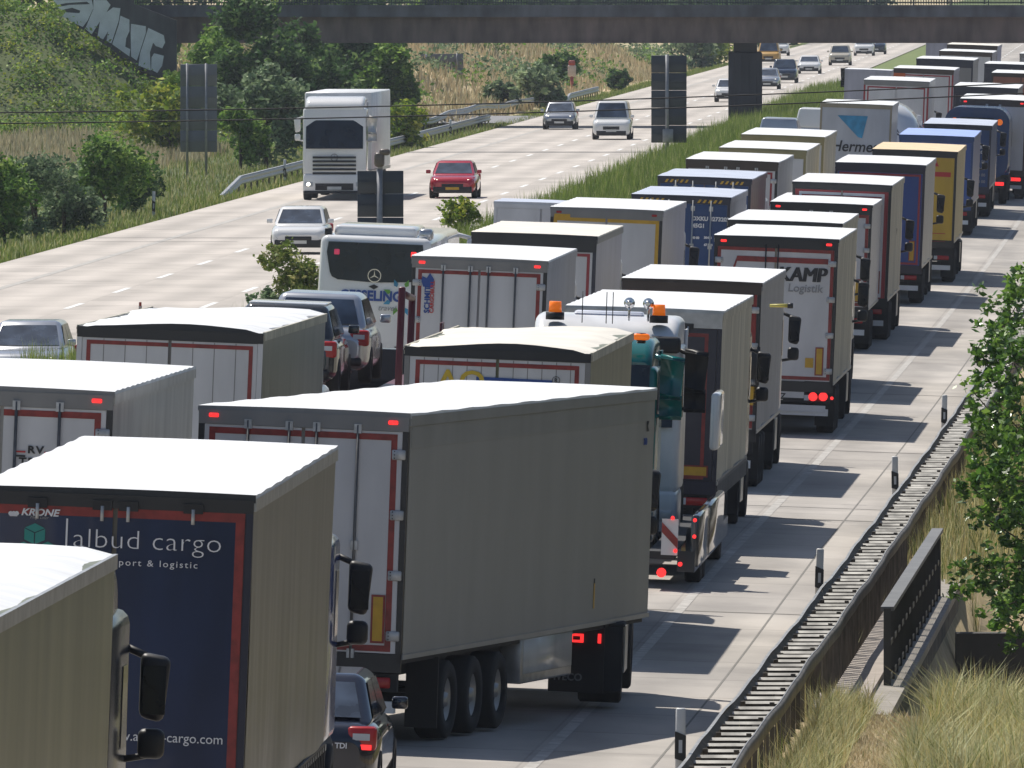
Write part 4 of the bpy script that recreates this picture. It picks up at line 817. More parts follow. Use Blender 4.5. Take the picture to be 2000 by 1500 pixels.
# ---------- round-topped blue lorry and tank lorry
X=905/52.; D=548; z=zR(X,D)
br=thing('blue_lorry','dark blue round-topped lorry with two amber roof lamps, ahead of the blue container','lorry',(X,D,z),(0,ROLL,-.05),G_R)
DB=paint('deep_blue',(.015,.05,.15),.25,coat=.4)
m=MB(); m.loft([ring(y,1.22,1.0,3.62,.55,6) for y in(0,.1,7)],DB,sm=True); m.build('body',br)
m=MB(); m.rbox(-.65,.65,-.03,.02,2.9,3.25,M_glass,.04,1); m.build('rear_window',br)
for sg in(-1,1): MB().tube((sg*.85,-.05,3.1),(sg*.85,.1,3.1),.12,M_amber,10).build('roof_lamp',br); wheel(br,sg*1.05,1.6); wheel(br,sg*1.05,8.2)
text(br,'IVECO',(-.95,-.01,3.1),.22,M_txtw,bold=.005) if False else None
m=MB(); m.box(-1.1,1.1,-.02,.05,.6,1.0,M_chassis); m.rbox(.7,1.1,-.05,-.02,.72,.85,M_redlit,.01,1); m.rbox(-1.1,-.7,-.05,-.02,.72,.85,M_redlit,.01,1); m.build('lamp_board',br)
cab(br,(0,9.5,0),0,CABB,zt=3.2)
X=13.75; D=541; z=zR(X,D)
tk=thing('tank_lorry','white round tank lorry showing beside the right edge of the parcel lorry','lorry',(X,D,z),(0,ROLL,-.05),G_M)
m=MB(); rr=[]
for y,q in((0,.35),(.15,.75),(.45,1.0),(9,1.0),(9.4,.8),(9.6,.4)): rr.append([(1.22*q*math.cos(t*math.pi/12),y,2.55+1.22*q*math.sin(t*math.pi/12)) for t in range(24)])
m.loft(rr,CW); m.build('tank',tk); MB().box(-1.1,1.1,0,9.5,.85,1.3,M_chassis).build('chassis',tk)
m=MB(); m.tube((.2,-.02,3.2),(.95,.2,2.0),.04,M_black); m.build('hose',tk)
for sg in(-1,1):
    for y in(1,2.2,3.4): wheel(tk,sg*1.08,y)
cab(tk,(0,12.3,0),0,CABW,zt=3.3)
# ---------- oncoming white lorry
def oncoming():
    D=549; X=(653-CX)*D/F; root=thing('white_lorry','white high-roofed lorry driving towards the camera past the tall grey sign back','lorry',(X,D,ZL),(0,0,math.pi-.043))
    c=cab(root,(0,0,0),0,CW,z0=.5,zt=3.95,front=True,mirrors=CW,visor=None,spoiler=True)
    m=MB(); m.rbox(-1.27,1.27,-16.4,-2.75,1.1,4.05,M_white,.04,1); m.build('box_body',root)
    star(c,0,.075,1.62,.14,M_chassis).rotation_euler=(0,0,math.pi)
    m=MB(); m.box(-1.0,1.0,-16,-.5,.6,1.05,M_chassis); m.build('chassis',root)
    for sg in(-1,1):
        for y in(-1.3,-5.4,-12.5,-13.8): wheel(root,sg*1.08,y)
        MB().box(sg*1.27-.01,sg*1.27+.012,-16.4,-2.75,1.0,1.1,M_alu).build('side_rail',root)
oncoming()
# ================================================================== structures and roadside things
M_sign=paint('sign_back_grey',(.16,.17,.19),.5,.08); M_signd=paint('sign_back_dark',(.035,.045,.06),.55,.08); M_pole=mat('pole_grey',(.30,.31,.33),.5,.4,.1,6)
def sign(label,x0,x1,y0,y1,D,poles,base,m=M_sign,rows=4,cat='sign',polem=M_pole):
    a=at(x0,y0,D); b=at(x1,y1,D); zb=g((a.x+b.x)/2,D)
    root=thing('road_sign',label,cat,((a.x+b.x)/2,D,zb),(0,0,-.05)); w=(b.x-a.x)/2; z1=a.z-zb; z0=b.z-zb
    mb=MB()
    for k in range(rows):
        q0=z0+(z1-z0)*k/rows; q1=z0+(z1-z0)*(k+1)/rows; mb.rbox(-w,w,0,.04,q0+.006,q1-.006,m,.01,1)
    for k in range(rows): zz=z0+(z1-z0)*(k+.5)/rows; mb.box(-w*.96,w*.96,-.05,-.002,zz-.02,zz+.02,m)
    mb.build('sign_panel',root)
    for px in poles: x=(px-CX)*D/F-(a.x+b.x)/2; MB().tube((x,-.12,-.2),(x,-.12,z1+.03),.055 if len(poles)>1 else .085,polem,10).build('pole',root)
    return root,z0,z1
sign('tall narrow grey sign back on two poles, left of the oncoming white lorry',352,424,125,297,625,(366,403),340)
r,z0,z1=sign('wide grey sign back behind the trees, under the left part of the bridge',820,905,105,185,900,(833,893),240,rows=3)
sign('small dark blue sign back far up the dry bank',1142,1165,84,113,1150,(1153,),140,rows=1,m=paint('sign_blue',(.03,.06,.13)))
r,z0,z1=sign('tall dark sign back on a single light pole in the median, left of the pier',1272,1341,108,279,650,(1303,),300,rows=5,m=M_signd)
MB().rbox(-.27,.2,-.3,-.2,z0+.03,z0+.62,M_pole,.02,1).build('control_box',r)
r,z0,z1=sign('short dark sign back right of the oncoming white lorry, with a drooping lamp on top',698,788,333,470,402,(742,),520,rows=3,m=M_signd)
mb=MB(); mb.tube((-.0,-.12,z1),(.0,-.12,z1+.35),.07,M_pole); mb.rbox(-.16,.12,-.3,0,z1+.1,z1+.5,paint('lamp_brown',(.13,.11,.09)),.08); mb.rbox(-.02,.28,-.3,0,z1+.42,z1+.6,paint('lamp_brown',(.13,.11,.09)),.07); mb.build('lamp_head',r)
# bridge
D=780; M_gird=paint('girder_brown',(.20,.15,.14),.75,.25); M_par=mat('parapet_concrete',(.15,.16,.19),.85,0,.3,.9,(1,1,.4)); M_pier=paint('pier_dark',(.055,.055,.065),.8,.2); M_rail=paint('rail_green',(.03,.05,.045),.5)
br=thing('road_bridge','dark concrete bridge crossing over both carriageways at the top of the picture','bridge',(0,D,0),(0,0,-.012))
x0,x1=-19.5,62
m=MB(); m.box(x0,x1,.5,9.5,5.28,6.62,M_gird); m.box(x0,x1,.42,.62,5.22,5.34,M_gird); m.build('girder',br)
m=MB(); m.box(x0-1,x1,0,10,6.62,7.22,M_par); m.box(x0-1,x1,-.06,.3,7.1,7.26,M_par); m.build('parapet',br)
for y in(.12,9.9):
    m=MB(); x=x0-1
    while x<x1: m.box(x,x+.03,y,y+.03,7.26,8.3,M_rail); x+=.14
    m.box(x0-1,x1,y-.01,y+.05,8.26,8.33,M_rail); m.box(x0-1,x1,y-.005,y+.04,7.36,7.40,M_rail)
    x=x0-1
    while x<x1: m.box(x,x+.08,y-.03,y+.07,7.26,8.3,M_rail); x+=2
    m.build('bridge_railing',br)
px=(1456-CX)/F*D; m=MB(); m.box(px-.62,px+.62,1.5,8.5,4.7,5.3,M_pier); m.rbox(px-.9,px+.9,1.2,8.8,-.5,4.72,M_pier,.06,1)
for k in(-.6,-.2,.2,.6): m.box(px+k-.03,px+k+.03,1.17,1.2,0,4.6,M_pier)
m.build('pier',br)
for xx in(-18.6,48): MB().box(xx-3 if xx<0 else xx,xx if xx<0 else xx+3,1,9,0,5.2,M_par).build('abutment',br)
# wing wall with painted letters
ww=thing('wing_wall','sloping concrete wing wall covered in large white painted letters, top left','wall',at(220,70,778.6))
o=Vector(at(220,70,778.6)); poly=[(100,-15),(262,-15),(262,8),(345,40),(345,160),(296,146),(215,95),(150,50)]
MB().prism([at(a,b,778.6)-o for a,b in poly],(0,.5,0),paint('wall_grey',(.10,.10,.11),.85,.2)).build('wall',ww)
M_graf=paint('graffiti_white',(.86,.86,.90),.7,.08)
for let in ([(150,0),(620,0),(640,100),(570,250),(510,330),(380,270),(260,200),(300,150),(470,160),(480,130),(380,95),(260,120),(200,90),(340,60),(600,50),(560,20),(300,40),(200,60)],
  [(640,0),(800,0),(850,60),(800,150),(880,90),(970,100),(950,250),(860,530),(800,500),(820,380),(760,480),(690,450),(720,260),(620,420),(540,350),(640,110)],
  [(970,190),(1080,240),(1080,380),(1040,470),(1030,570),(1090,600),(1080,690),(870,540),(950,300)],
  [(1100,290),(1280,320),(1280,400),(1200,650),(1170,740),(1100,690),(1095,400)],
  [(1310,340),(1500,430),(1515,520),(1480,590),(1400,560),(1370,520),(1330,640),(1340,860),(1190,800),(1210,650)],
  [(1380,650),(1500,680),(1480,800),(1420,890),(1345,850),(1350,700)]):
    cu=bpy.data.curves.new('g','CURVE'); cu.dimensions='2D'; cu.fill_mode='BOTH'; cu.extrude=.01; sp=cu.splines.new('POLY'); sp.points.add(len(let)-1); sp.use_cyclic_u=True
    for q,(a,b) in zip(sp.points,let): p=at(80+a/6.25,b/6.25,778.6)-o; q.co=(p.x,p.z,0,1)
    oo=bpy.data.objects.new('g',cu); COL.objects.link(oo); dg=bpy.context.evaluated_depsgraph_get(); dg.update(); me=bpy.data.meshes.new_from_object(oo.evaluated_get(dg)); bpy.data.objects.remove(oo)
    me.materials.clear(); me.materials.append(M_graf); lo=bpy.data.objects.new('painted_letter',me); COL.objects.link(lo); lo.parent=ww; lo.rotation_euler=(math.pi/2,0,0); lo.location=(0,-.02,0)
# right-hand ladder guardrail
def frame_at(u,y): X=xr(y)+u; return X,y,zV(X,y)-.26
gr=thing('guard_rail','long double steel guard rail with ladder-like cross bars along the right edge of the road','guard rail',(0,0,0))
M_gr=mat('rail_weathered',(.17,.145,.115),.55,.35,.3,2.5); M_grd=mat('rail_shaded_face',(.045,.04,.034),.7,.1,.2,4); M_grt2=mat('cross_bar_sunlit_top',(.60,.58,.53),.45,.3,.3,3); M_grt=mat('rail_bright_edge',(.42,.41,.39),.4,.6,.2,3)  # cross bars: shade on fronts and sun on tops put into separate colours
def wprof(sg):
    if sg==1.5: return [(-.01,.755),(.035,.755),(.05,.73),(.05,.60),(.0,.58)]
    return [(.0,.75),(.03*sg,.74),(.075*sg,.68),(.075*sg,.64),(.02*sg,.59),(.02*sg,.56),(.075*sg,.51),(.075*sg,.47),(.03*sg,.42),(0,.41)]
ys=list(np.arange(140,402,2.0))
for u,sg in((2.8,-1),(3.33,1)):
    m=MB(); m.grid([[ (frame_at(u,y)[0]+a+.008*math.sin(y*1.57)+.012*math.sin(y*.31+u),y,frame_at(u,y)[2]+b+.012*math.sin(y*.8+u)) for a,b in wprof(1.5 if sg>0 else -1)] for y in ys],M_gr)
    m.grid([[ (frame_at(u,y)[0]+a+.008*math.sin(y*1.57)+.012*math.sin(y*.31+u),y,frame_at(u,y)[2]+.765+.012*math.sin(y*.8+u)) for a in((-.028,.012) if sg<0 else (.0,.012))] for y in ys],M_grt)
    m.build('rail_beam',gr)
k=0; stuff=MB(); stuffp=MB()
bars=list(np.arange(141,400,1.333)); nb_=0
for y in bars:
    X,Y,z=frame_at(2.8,y); t=MB(); jit=random.uniform(-.02,.02)
    nb_+=1; tgt=stuff if nb_>100 else t
    t2=random.uniform(-.006,.006)
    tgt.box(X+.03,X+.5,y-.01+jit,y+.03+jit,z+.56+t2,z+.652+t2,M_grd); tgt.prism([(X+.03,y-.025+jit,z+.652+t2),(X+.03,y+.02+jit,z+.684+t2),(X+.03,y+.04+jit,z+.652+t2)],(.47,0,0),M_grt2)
    if tgt is t: t.build('cross_bar',gr)
stuff.build('cross_bar',gr,kind='stuff')
for i,y in enumerate(np.arange(141,335,2.0)):
    t=MB(); X,Y,z=frame_at(3.22,y+.4); t.box(X-.03,X+.03,y+.36,y+.42,z-.3,z+.7,M_gr); X,Y,z=frame_at(2.87,y+.4); t.box(X-.03,X+.03,y+.36,y+.42,z-.2,z+.7,M_gr); t.build('post',gr)
# dark side slats on the outer beam (steel pickets next to the footway)
m=MB()
for y in np.arange(192,238,.55): X,Y,z=frame_at(3.33,y); m.box(X,X+.03,y,y+.2,z-.1,z+.6,M_gr)
m.build('picket_skirt',gr,kind='stuff')
# delineators
M_delb=paint('delineator_black',(.02,.02,.022)); M_delw=paint('delineator_white',(.72,.72,.70),.5,.12)
def delin(label,X,y,z,rise,grp,h=.8):
    r=thing('delineator_post',label,'roadside post',(X,y,z+rise),(0,random.uniform(-.03,.03),0),grp)
    m=MB(); m.rbox(-.055,.055,-.04,.04,0,h,M_delw,.015,1); m.build('post_body',r)
    m=MB(); m.prism([(-.062,-.052,h*.30),(.062,-.052,h*.25),(.062,-.052,h*.62),(-.062,-.052,h*.68)],(0,.104,0),M_delb); m.build('black_band',r)
    m=MB(); m.box(-.02,.02,-.06,-.053,h*.38,h*.56,M_headoff); m.build('reflector',r)
for lb,y in(('white post with black band on the guard rail near the bottom edge',161),('white post with black band on the guard rail, second nearest on the right',212),('white post with black band on the guard rail, second farthest on the right',257),('white post with black band on the guard rail next to the leafy tree',297)):
    X,Y,z=frame_at(2.70,y); delin(lb,X-.02,y,z,.46,'black-banded posts on the right guard rail')
for lb,px,py,D in(('white post with black band in the grass at the far left edge',50,475,520),('white post with black band in front of the rounded green bushes',242,408,600),('white post with black band between the tall sign back and the left guard rail',459,330,745)):
    X=(px-CX)*D/F; delin(lb,xl1(D)-6.1-1.0,D,g(xl1(D)-7.1,D),0,'black-banded posts on the far left verge',1.0)
# left guard rails
def lrail(label,y0,y1,off,flare=0,name='guard_rail'):
    r=thing(name,label,'guard rail',(0,0,0),group='guard rails on the far left verge'); ys=list(np.arange(y0,y1,4.0))+[y1]
    def f(y): 
        t=max(0,min(1,(y0+12-y)/12)); X=xl1(y)-6.1-off-flare*smooth(y1-90,y1,y); return X,g(X,y)-.55*t
    m=MB(); m.grid([[(f(y)[0]+a,y,f(y)[1]+b) for a,b in wprof(1)] for y in ys],M_steel); m.grid([[(f(y)[0]+a,y,f(y)[1]+.765) for a in(-.06,.06)] for y in ys],M_steel); m.build('rail_beam',r)
    for y in ys: X,z=f(y); MB().box(X-.1,X-.02,y,y+.06,z-.3,z+.7,M_gr).build('post',r)
lrail('galvanised guard rail on the left verge with a turned-down near end',560,792,1.1)
lrail('farther guard rail rising behind the first one on the left verge',735,900,4.2,-1.0)
lrail('short guard rail segment on the far verge at the foot of the dry bank',905,965,1.6)
# footway, parapet railing and culvert at the right
def slab(name,u0,u1,y0,y1,dz,h,m,kind='structure',label=None):
    mb=MB(); ys=list(np.arange(y0,y1,4.0))+[y1]
    T=[[(frame_at(u0,y)[0],y,frame_at(u0,y)[2]+dz-h),(frame_at(u0,y)[0],y,frame_at(u0,y)[2]+dz),(frame_at(u1,y)[0],y,frame_at(u0,y)[2]+dz-.02),(frame_at(u1,y)[0],y,frame_at(u0,y)[2]+dz-h)] for y in ys]
    mb.grid(T,m,False); mb.face(T[0][::-1],m); mb.face(T[-1],m); return mb.build(name,kind=kind,label=label)
slab('footway',3.2,3.88,191,238,-.07,.5,mat('footway_concrete',(.40,.35,.31),.85,0,.12,2))
slab('edge_beam',3.88,4.25,191,238,-.13,.14,mat('edge_beam_concrete',(.34,.31,.27),.85,0,.15,2)); slab('culvert_wall',3.9,4.22,191.1,237.9,-.285,2.0,mat('wall_shade_concrete',(.09,.09,.08),.9,0,.3,1.2))  # culvert wall colour darkened to stand for the shade on it
rg=thing('footway_railing','dark steel railing with a broad handrail beside the narrow footway','railing',(0,0,0)); M_rl=paint('railing_dark',(.035,.033,.03),.45,.2); M_rlt=paint('railing_top',(.17,.165,.16),.5,.15)
def rp(u,y,z): X,Y,zz=frame_at(u,y); return (X,y,frame_at(4.0,y)[2]-.17+z)
Y0,Y1=199.5,231
m=MB(); a=rp(4.0,Y0,1.12); b=rp(4.0,Y1,1.12); m.prism([(a[0]-.09,a[1],a[2]),(a[0]+.09,a[1],a[2]),(b[0]+.09,b[1],b[2]),(b[0]-.09,b[1],b[2])],(0,0,-.06),M_rlt); m.build('handrail',rg)
for zz in(.62,.15):
    m=MB(); a=rp(4.0,Y0,zz); b=rp(4.0,Y1,zz); m.prism([(a[0]-.03,a[1],a[2]),(a[0]+.03,a[1],a[2]),(b[0]+.03,b[1],b[2]),(b[0]-.03,b[1],b[2])],(0,0,-.07),M_rl); m.build('lower_rail',rg)
for y in np.linspace(Y0,Y1,16):
    m=MB(); p=rp(4.0,y,0); m.box(p[0]-.05,p[0]+.05,y-.05,y+.05,p[2],p[2]+1.1,M_rl); m.box(p[0]-.05,p[0]+.16,y-.1,y+.1,p[2]-.02,p[2]+.03,M_rl); m.build('post',rg)
for y in np.linspace(Y0+.35,Y1-.35,90):
    m=MB(); p=rp(4.0,y,0); m.box(p[0]-.015,p[0]+.015,y-.04,y+.04,p[2]+.1,p[2]+1.08,M_rl); m.build('baluster',rg)
# culvert steps at right
cw=thing('culvert_head','dark concrete culvert wall with stepped ledges beside the leafy tree','culvert',(0,0,0)); mm=paint('culvert_dark',(.09,.085,.075),.9,.2)
m=MB()
for k,(y,zz) in enumerate(((226,-.2),(221,-.9),(216,-1.5))):
    X,Y,z=frame_at(4.4,y); MB().box(X,X+3.5,y,y+.5,z-2.4,z+zz-.3,mm).build('wall',cw)
# wires
def wire(label,pts,D):
    cs=[at(x,y,D) for x,y in pts]; o=cs[0].copy(); c=MB(); n=80; P=[]
    xs=np.array([p.x for p in cs]); zs=np.array([p.z for p in cs]); co=np.polyfit(xs,zs,2)
    X=np.linspace(xs[0]-6,xs[-1]+6,n); c=MB(); rg_=[]
    for x in X: zc=np.polyval(co,x); rg_.append([(x-o.x,.013*math.cos(t*math.pi/3),zc-o.z+.013*math.sin(t*math.pi/3)) for t in range(6)])
    c.loft(rg_,M_black); ob=c.build('overhead_cable',loc=o); tag(ob,label,'cable',"overhead cables across the road")
wire('upper of the two thin black overhead cables crossing the picture',[(0,220),(480,213),(1000,201),(1480,185),(2000,162)],255)
wire('lower of the two thin black overhead cables crossing the picture',[(0,241),(480,234),(1000,221),(1480,205),(2000,182)],255)
# small extras
P=at(1525,597,262); b=thing('yellow_piece','small bright yellow arm with a black tip, over the bold-lettered white doors','mirror arm',P)  # kind unknown: only a yellow tube with a black tip
MB().tube((-.2,0,0),(.12,0,0),.028,mat('bright_yellow',(.75,.65,.15),.4),8,.035).build('piece',b); MB().tube((.12,0,0),(.22,0,0),.05,M_black,8).build('tip',b)
for lb,px,py,top,D in(('orange-red and white striped marker figure at the foot of the dry bank',1117,182,118,985),('thin red pole standing behind the planked tailboard lorry',274,640,590,262)):
    a=at(px,py,D); b_=at(px,top,D); r=thing('marker_pole',lb,'marker pole',a); h=b_.z-a.z; c=mat('marker_red',(.4,.06,.04),.5)
    wv=.28 if D>900 else .03
    MB().tube((0,0,-.3),(0,0,h*.55),wv*.35,c,8,wv*.45).build('pole',r); m=MB(); m.rbox(-wv,wv,-wv*.5,wv*.5,h*.5,h*.86,mat('marker_white',(.6,.5,.45),.5),wv*.3); m.rbox(-wv*.8,wv*.8,-wv*.5,wv*.5,h*.84,h,c,wv*.3); m.build('head',r)
# ================================================================== vegetation
plants=[ # label, cat, px, D, width, height, n, leaf, mats
('bright dark-green rounded bush at the left edge of the frame','bush',8,478,3.0,2.9,5000,.10,G_mid),
('grey-green wispy bush, second from the left edge','bush',70,488,2.5,3.0,4500,.09,G_grey),
('grey-green bush between two others on the left verge','bush',125,492,2.6,2.9,4500,.09,G_grey),
('dense green bush behind the second white post on the left verge','bush',205,520,3.3,3.3,6000,.10,G_mid),
('small dark bush right of the dense one on the left verge','bush',262,535,1.8,2.2,2500,.09,G_dark),
('leafy bush behind the tall narrow sign back','bush',330,690,5,3.2,4000,.16,G_lime),
('broad pale shrub just left of the oncoming white lorry','bush',520,655,4.2,4.7,7000,.15,G_grey),
('shrub beside the turned-down end of the left guard rail','bush',470,640,2.6,3.0,3500,.13,G_mid),
('tall dark tree in front of the bridge girder at the left','tree',492,738,5.2,8.0,12000,.17,G_dark),
('green tree right behind the tall narrow sign back','tree',425,760,4.6,6.2,8000,.17,G_mid),
('tree just left of the oncoming white lorry under the girder','tree',585,770,5.2,6.0,8000,.18,G_dark),
('dark tree seen above the trailer of the oncoming white lorry','tree',690,812,6.2,7.6,9000,.2,G_dark),
('lighter green tree in the shade right of the oncoming lorry','tree',762,800,3.4,5.2,7000,.18,G_mid),
('dark tree left of the wide sign back','tree',640,835,7.0,8.0,8000,.22,G_dark),
('dark tree behind the wide sign back','tree',858,1005,6,6.5,5000,.25,G_dark),
('dark tree beyond the bridge railing above the painted wall','tree',150,840,9,10.5,5000,.28,G_dark),
('tree beyond the bridge railing at the far left','tree',-20,850,10,9.5,5000,.28,G_dark),
('tree beyond the bridge railing right of the painted wall','tree',330,850,10,11,5000,.28,G_dark),
('tree showing above the parapet behind the tall dark tree','tree',610,870,11,11.5,5000,.28,G_mid),
('low green shrub beside the near end of the left guard rail','bush',790,700,3.0,2.3,3000,.13,G_lime),
('olive bush at the crest of the dry bank','bush',1055,905,3.4,2.6,2500,.2,G_grey),
('olive bush low on the dry bank near the striped marker','bush',985,880,2.6,1.6,1800,.2,G_grey),
('dark scrubby bush in the middle of the dry bank','bush',1090,990,3.0,2.2,2500,.2,G_dark),
('small round dark bush beside the far road edge','bush',1207,1015,2.2,1.5,1000,.18,G_dark),
('greenish bush between the median sign back and the pier','bush',1380,1240,6,3.6,2000,.25,G_lime),
('second greenish bush between the median sign back and the pier','bush',1340,1210,6,3.6,2000,.25,G_grey),
('feathery shrub in the median beside the white coach','bush',560,375,1.7,2.1,2600,.07,G_verge),
('young feathery shrub in the median next to the coach wheel','bush',528,352,1.1,1.4,1500,.07,G_grey),
('little yellow-green shrub in the median behind the planked lorry','bush',428,330,.7,.85,900,.06,G_lime),
('bright shrub in the median under the tall grass behind the coach mirror','bush',898,470,1.6,1.5,1800,.08,G_lime)]
for lb,cat,px,D,w_,h_,n,lf,mt_ in plants:
    X=(px-CX)*D/F; plant('tree' if cat=='tree' else 'bush',lb,cat,(X,D,g(X,D)-.05),w_,h_,n,lf,mt_,group=('trees' if cat=='tree' else 'bushes')+' on the verges',low=0 if cat=='bush' else .12)
LB=[]
for i in range(40):
    D=random.uniform(1480,1640); px=820+i*22+random.uniform(-8,8); X=(px-CX)*D/F
    if X>xl1(D)-8: D=1690; X=(px-CX)*D/F
    for k in range(5): LB.append((X+random.uniform(-3,3),D+random.uniform(-3,3),ZL+random.uniform(1,11),random.uniform(2,4)))
P_=crown_points(42000,LB); V,Fc=leaves(P_,.55); rawmesh('far_wood',V,Fc,G_dark,np.clip(rng.normal(1.2,.9,42000),0,3).astype(int),label='dark far-off wood closing the view beneath the bridge',kind='stuff')['category']='wood'
# right-hand tree in front of the guard rail
tr=thing('leafy_tree','leafy tree with glossy leaves reaching in from the right edge over the guard rail','tree',(8.6,206,-.8))
lob=[];
for px,py,r_ in((1990,590,.22),(1960,620,.3),(1925,690,.28),(1985,700,.5),(1950,780,.45),(1910,760,.25),(2000,820,.6),(1940,850,.42),(1990,930,.55),(1935,930,.4),(2030,700,.8),(2050,900,.9),(1905,945,.22),(1990,1000,.38),(1960,985,.33),(1925,1000,.25),(1995,1090,.45),(1940,1110,.35),(1880,1100,.22),(1960,1180,.35),(2010,1200,.5),(1900,1135,.25),(2060,1100,.9),(2100,600,1.2),(2040,560,.35)):
    D=203+random.uniform(-1.2,2.5); p=at(px-6,py+8,D); lob.append((p.x-8.6,p.y-206,p.z+.8,r_))
Cc=crown_points(760,[l[:3]+(l[3]*.95,) for l in lob]); P_=Cc[rng.integers(0,760,12500)]+rng.normal(size=(12500,3))*.048
V,Fc=leaves(P_,.06); rawmesh('crown',V,Fc,G_tree,np.clip(rng.normal(1.8,1.1,12500),0,3).astype(int),tr)
m=MB(); m.tube((.3,0,-.5),(.1,0,3.2),.14,M_bark,9,.08)
for l in lob: m.tube((.2,0,random.uniform(.8,3.5)),l[:3],.028,M_bark,5,.008)
for c in Cc[::4]: 
    l=min(lob,key=lambda q:sum((q[i]-c[i])**2 for i in range(3))); m.tube(l[:3],tuple(c),.008,M_bark,4,.003,caps=False)
m.build('trunk',tr)
# grasses
def scatter(n,yf,uf,base):
    out=[]
    for _ in range(n):
        y=yf(); X=base(y)+uf(y); out.append((X,y,g(X,y)-.03))
    return np.array(out)
U=random.uniform
def med(y): return xl1(y)+6.35
P_=[]
for _ in range(95000):
    y=330+ (U(0,1)**1.3)*640; a=xl1(y)+6.4; b=xr(y)-12.4
    if b<a+.6: b=a+.6
    X=U(a,b)
    if abs(X-xl1(y)-6.4)<.5 and U(0,1)<.4: continue
    P_.append((X,y,g(X,y)-.03))
blades('median_grass','tall green grass filling the median strip',np.array(P_),.55,1.15,.014,G_grass,[.25,.4,.25,.10],.45)
blades('verge_grass','green and straw grass on the left verge',scatter(60000,lambda:440+(U(0,1)**1.2)*360,lambda y:-U(.1,14),lambda y:xl1(y)-6.1),.15,.45,.02,G_verge+G_mixg[2:],[.22,.22,.13,.08,.17,.18],.5)
blades('verge_grass','short bright green grass along the left road edge',scatter(30000,lambda:440+(U(0,1)**1.2)*800,lambda y:-U(.0,2.5),lambda y:xl1(y)-6.1),.12,.35,.018,G_verge,[.2,.4,.3,.1],.5)
blades('bank_grass','pale dry hay on the bank beyond the bridge',scatter(50000,lambda:U(800,1250),lambda y:-U(3,28),lambda y:xl1(y)-6.1),.3,.9,.05,G_straw,[.4,.4,.15,.05],.5)
blades('field_grass','pink-brown dry grass field at the left edge',scatter(26000,lambda:U(560,765),lambda y:-U(9,24),lambda y:xl1(y)-6.1),.4,.9,.03,G_straw,[.4,.35,.2,.05],.4)
# scrub on the bridge ramp
SP=[]
nb=1500
for _ in range(nb):
    X=U(-44,-12); y=U(758,784); SP.append((X,y,g(X,y)+U(0,.75)))
for _ in range(260): X=U(-20,-9); y=U(700,775); SP.append((X,y,g(X,y)+U(0,1.1)))
SP=np.array(SP); n=60000; idx=rng.integers(0,len(SP),n); P_=SP[idx]+rng.normal(size=(n,3))*np.array([.35,.35,.25])
V,Fc=leaves(P_,.11); tone=np.clip(rng.normal(0,1.1,len(SP))[idx]+rng.normal(1.4,.8,n),0,3).astype(int)
half=rng.random(len(SP))[idx]<.45; tone=tone+np.where(half,4,0)
o=rawmesh('ramp_scrub',V,Fc,G_mid+G_lime,tone,label='dense wild scrub covering the bridge ramp slope at top left',kind='stuff'); o['category']='scrub'
SB=[]
for _ in range(170):
    y=U(810,1240); X=xl1(y)-6.1-U(4,24); SB.append((X,y,g(X,y)+U(0,.9)))
SB=np.array(SB); ii=rng.integers(0,170,26000); V,Fc=leaves(SB[ii]+rng.normal(size=(26000,3))*np.array([.7,.9,.45]),.16)
rawmesh('bank_scrub',V,Fc,G_grey+G_mid,np.clip(rng.normal(1.4,.9,26000),0,3).astype(int)+np.where(rng.random(170)[ii]<.4,4,0),label='scattered grey-green scrub on the dry bank',kind='stuff')['category']='scrub'
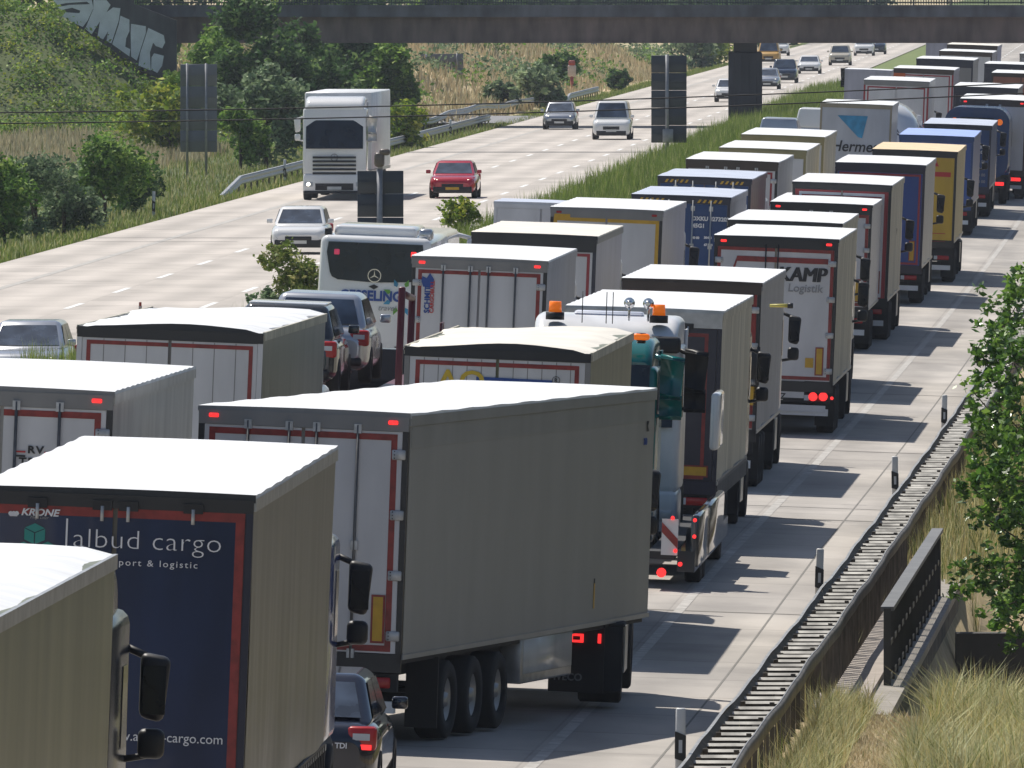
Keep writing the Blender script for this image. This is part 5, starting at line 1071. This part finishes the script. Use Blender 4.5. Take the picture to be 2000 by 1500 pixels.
# right foreground grasses
def zone(n,y0,y1,u0,u1,keep=lambda u,y:True):
    o=[]
    while len(o)<n:
        y=U(y0,y1); u=U(u0,u1)
        if not keep(u,y): continue
        X=xr(y)+u; o.append((X,y,g(X,y)-.03))
    return np.array(o)
patch=lambda u,y: (math.sin(u*3.1+y*.7)+math.sin(y*.43+u*1.7))>-.5
blades('tall_dry_grass','tall straw and green grass in the bottom right corner',zone(44000,168,197,4.9,9.5,patch),.35,.95,.0075,G_mixg,[.07,.15,.34,.44],1.2)
blades('tall_dry_grass','green reeds behind the straw grass near the culvert',zone(9000,192,212,5.6,9.5),.6,1.3,.010,G_grass,[.3,.4,.2,.1],.45)
blades('short_straw','short trampled straw grass between the guard rail and the tall grass',zone(30000,165,192,3.4,5.6),.04,.16,.006,G_straw,[.4,.35,.2,.05],1.2)
blades('rail_side_grass','thin reddish and straw grass growing along the near guard rail',zone(7000,168,192,3.45,4.05,lambda u,y:U(0,1)<1-(u-3.45)*.9),.2,.6,.006,G_mixg,[.10,.15,.4,.35],.9)
blades('rail_side_grass','dry weeds growing along the guard rail beyond the footway',zone(26000,236,335,3.35,6.5),.2,.75,.009,G_mixg,[.15,.25,.3,.3],.5)
blades('rail_side_grass','sparse weeds growing between the guard rail beams',zone(1800,165,330,2.95,3.3,lambda u,y:math.sin(y*.37)>.1),.3,.85,.005,G_mixg,[.1,.2,.4,.3],.4)

# tuft in the median in front of the silver car, unseen wood added at right to darken the lorry sides
blades('median_grass','tall grass tuft in front of the silver car at the left edge',np.array([(U(-10.1,-8.9),U(294,306),ZL-.05) for _ in range(1500)]),.9,1.35,.012,G_grass,[.2,.4,.3,.1],.3)
LB=[]
for i in range(110):
    y=60+i*6.5; X=xr(y)+U(22,27); hh_=U(8,13)
    for k in range(5): LB.append((X+U(-2,2),y+U(-3,3),U(.5,hh_),U(1.8,3.2)))
P_=crown_points(90000,LB); V,Fc=leaves(P_,.42); rawmesh('unseen_wood',V,Fc,G_wood,np.clip(rng.normal(1.2,.9,90000),0,2).astype(int),label='unseen wood added along the right embankment to darken the lorry sides',kind='stuff')['category']='wood'
# thin summer haze
hz=MB().box(-260,300,-20,1900,-6,17,mat('haze_surface',(1,1,1))).build('haze',kind='stuff',label='thin summer haze over the motorway')
hm=bpy.data.materials.new('haze'); hm.use_nodes=True; n=hm.node_tree; n.nodes.remove(n.nodes['Principled BSDF']); pv=n.nodes.new('ShaderNodeVolumePrincipled')
pv.inputs['Color'].default_value=(.80,.87,1,1); pv.inputs['Density'].default_value=.00007; pv.inputs['Anisotropy'].default_value=.2
n.links.new(pv.outputs[0],n.nodes['Material Output'].inputs['Volume']); hz.data.materials.clear(); hz.data.materials.append(hm)
for o in scene.objects:
    if 'label' in o.keys() and len(o['label'].split())>16: print('LONG',len(o['label'].split()),o['label'])
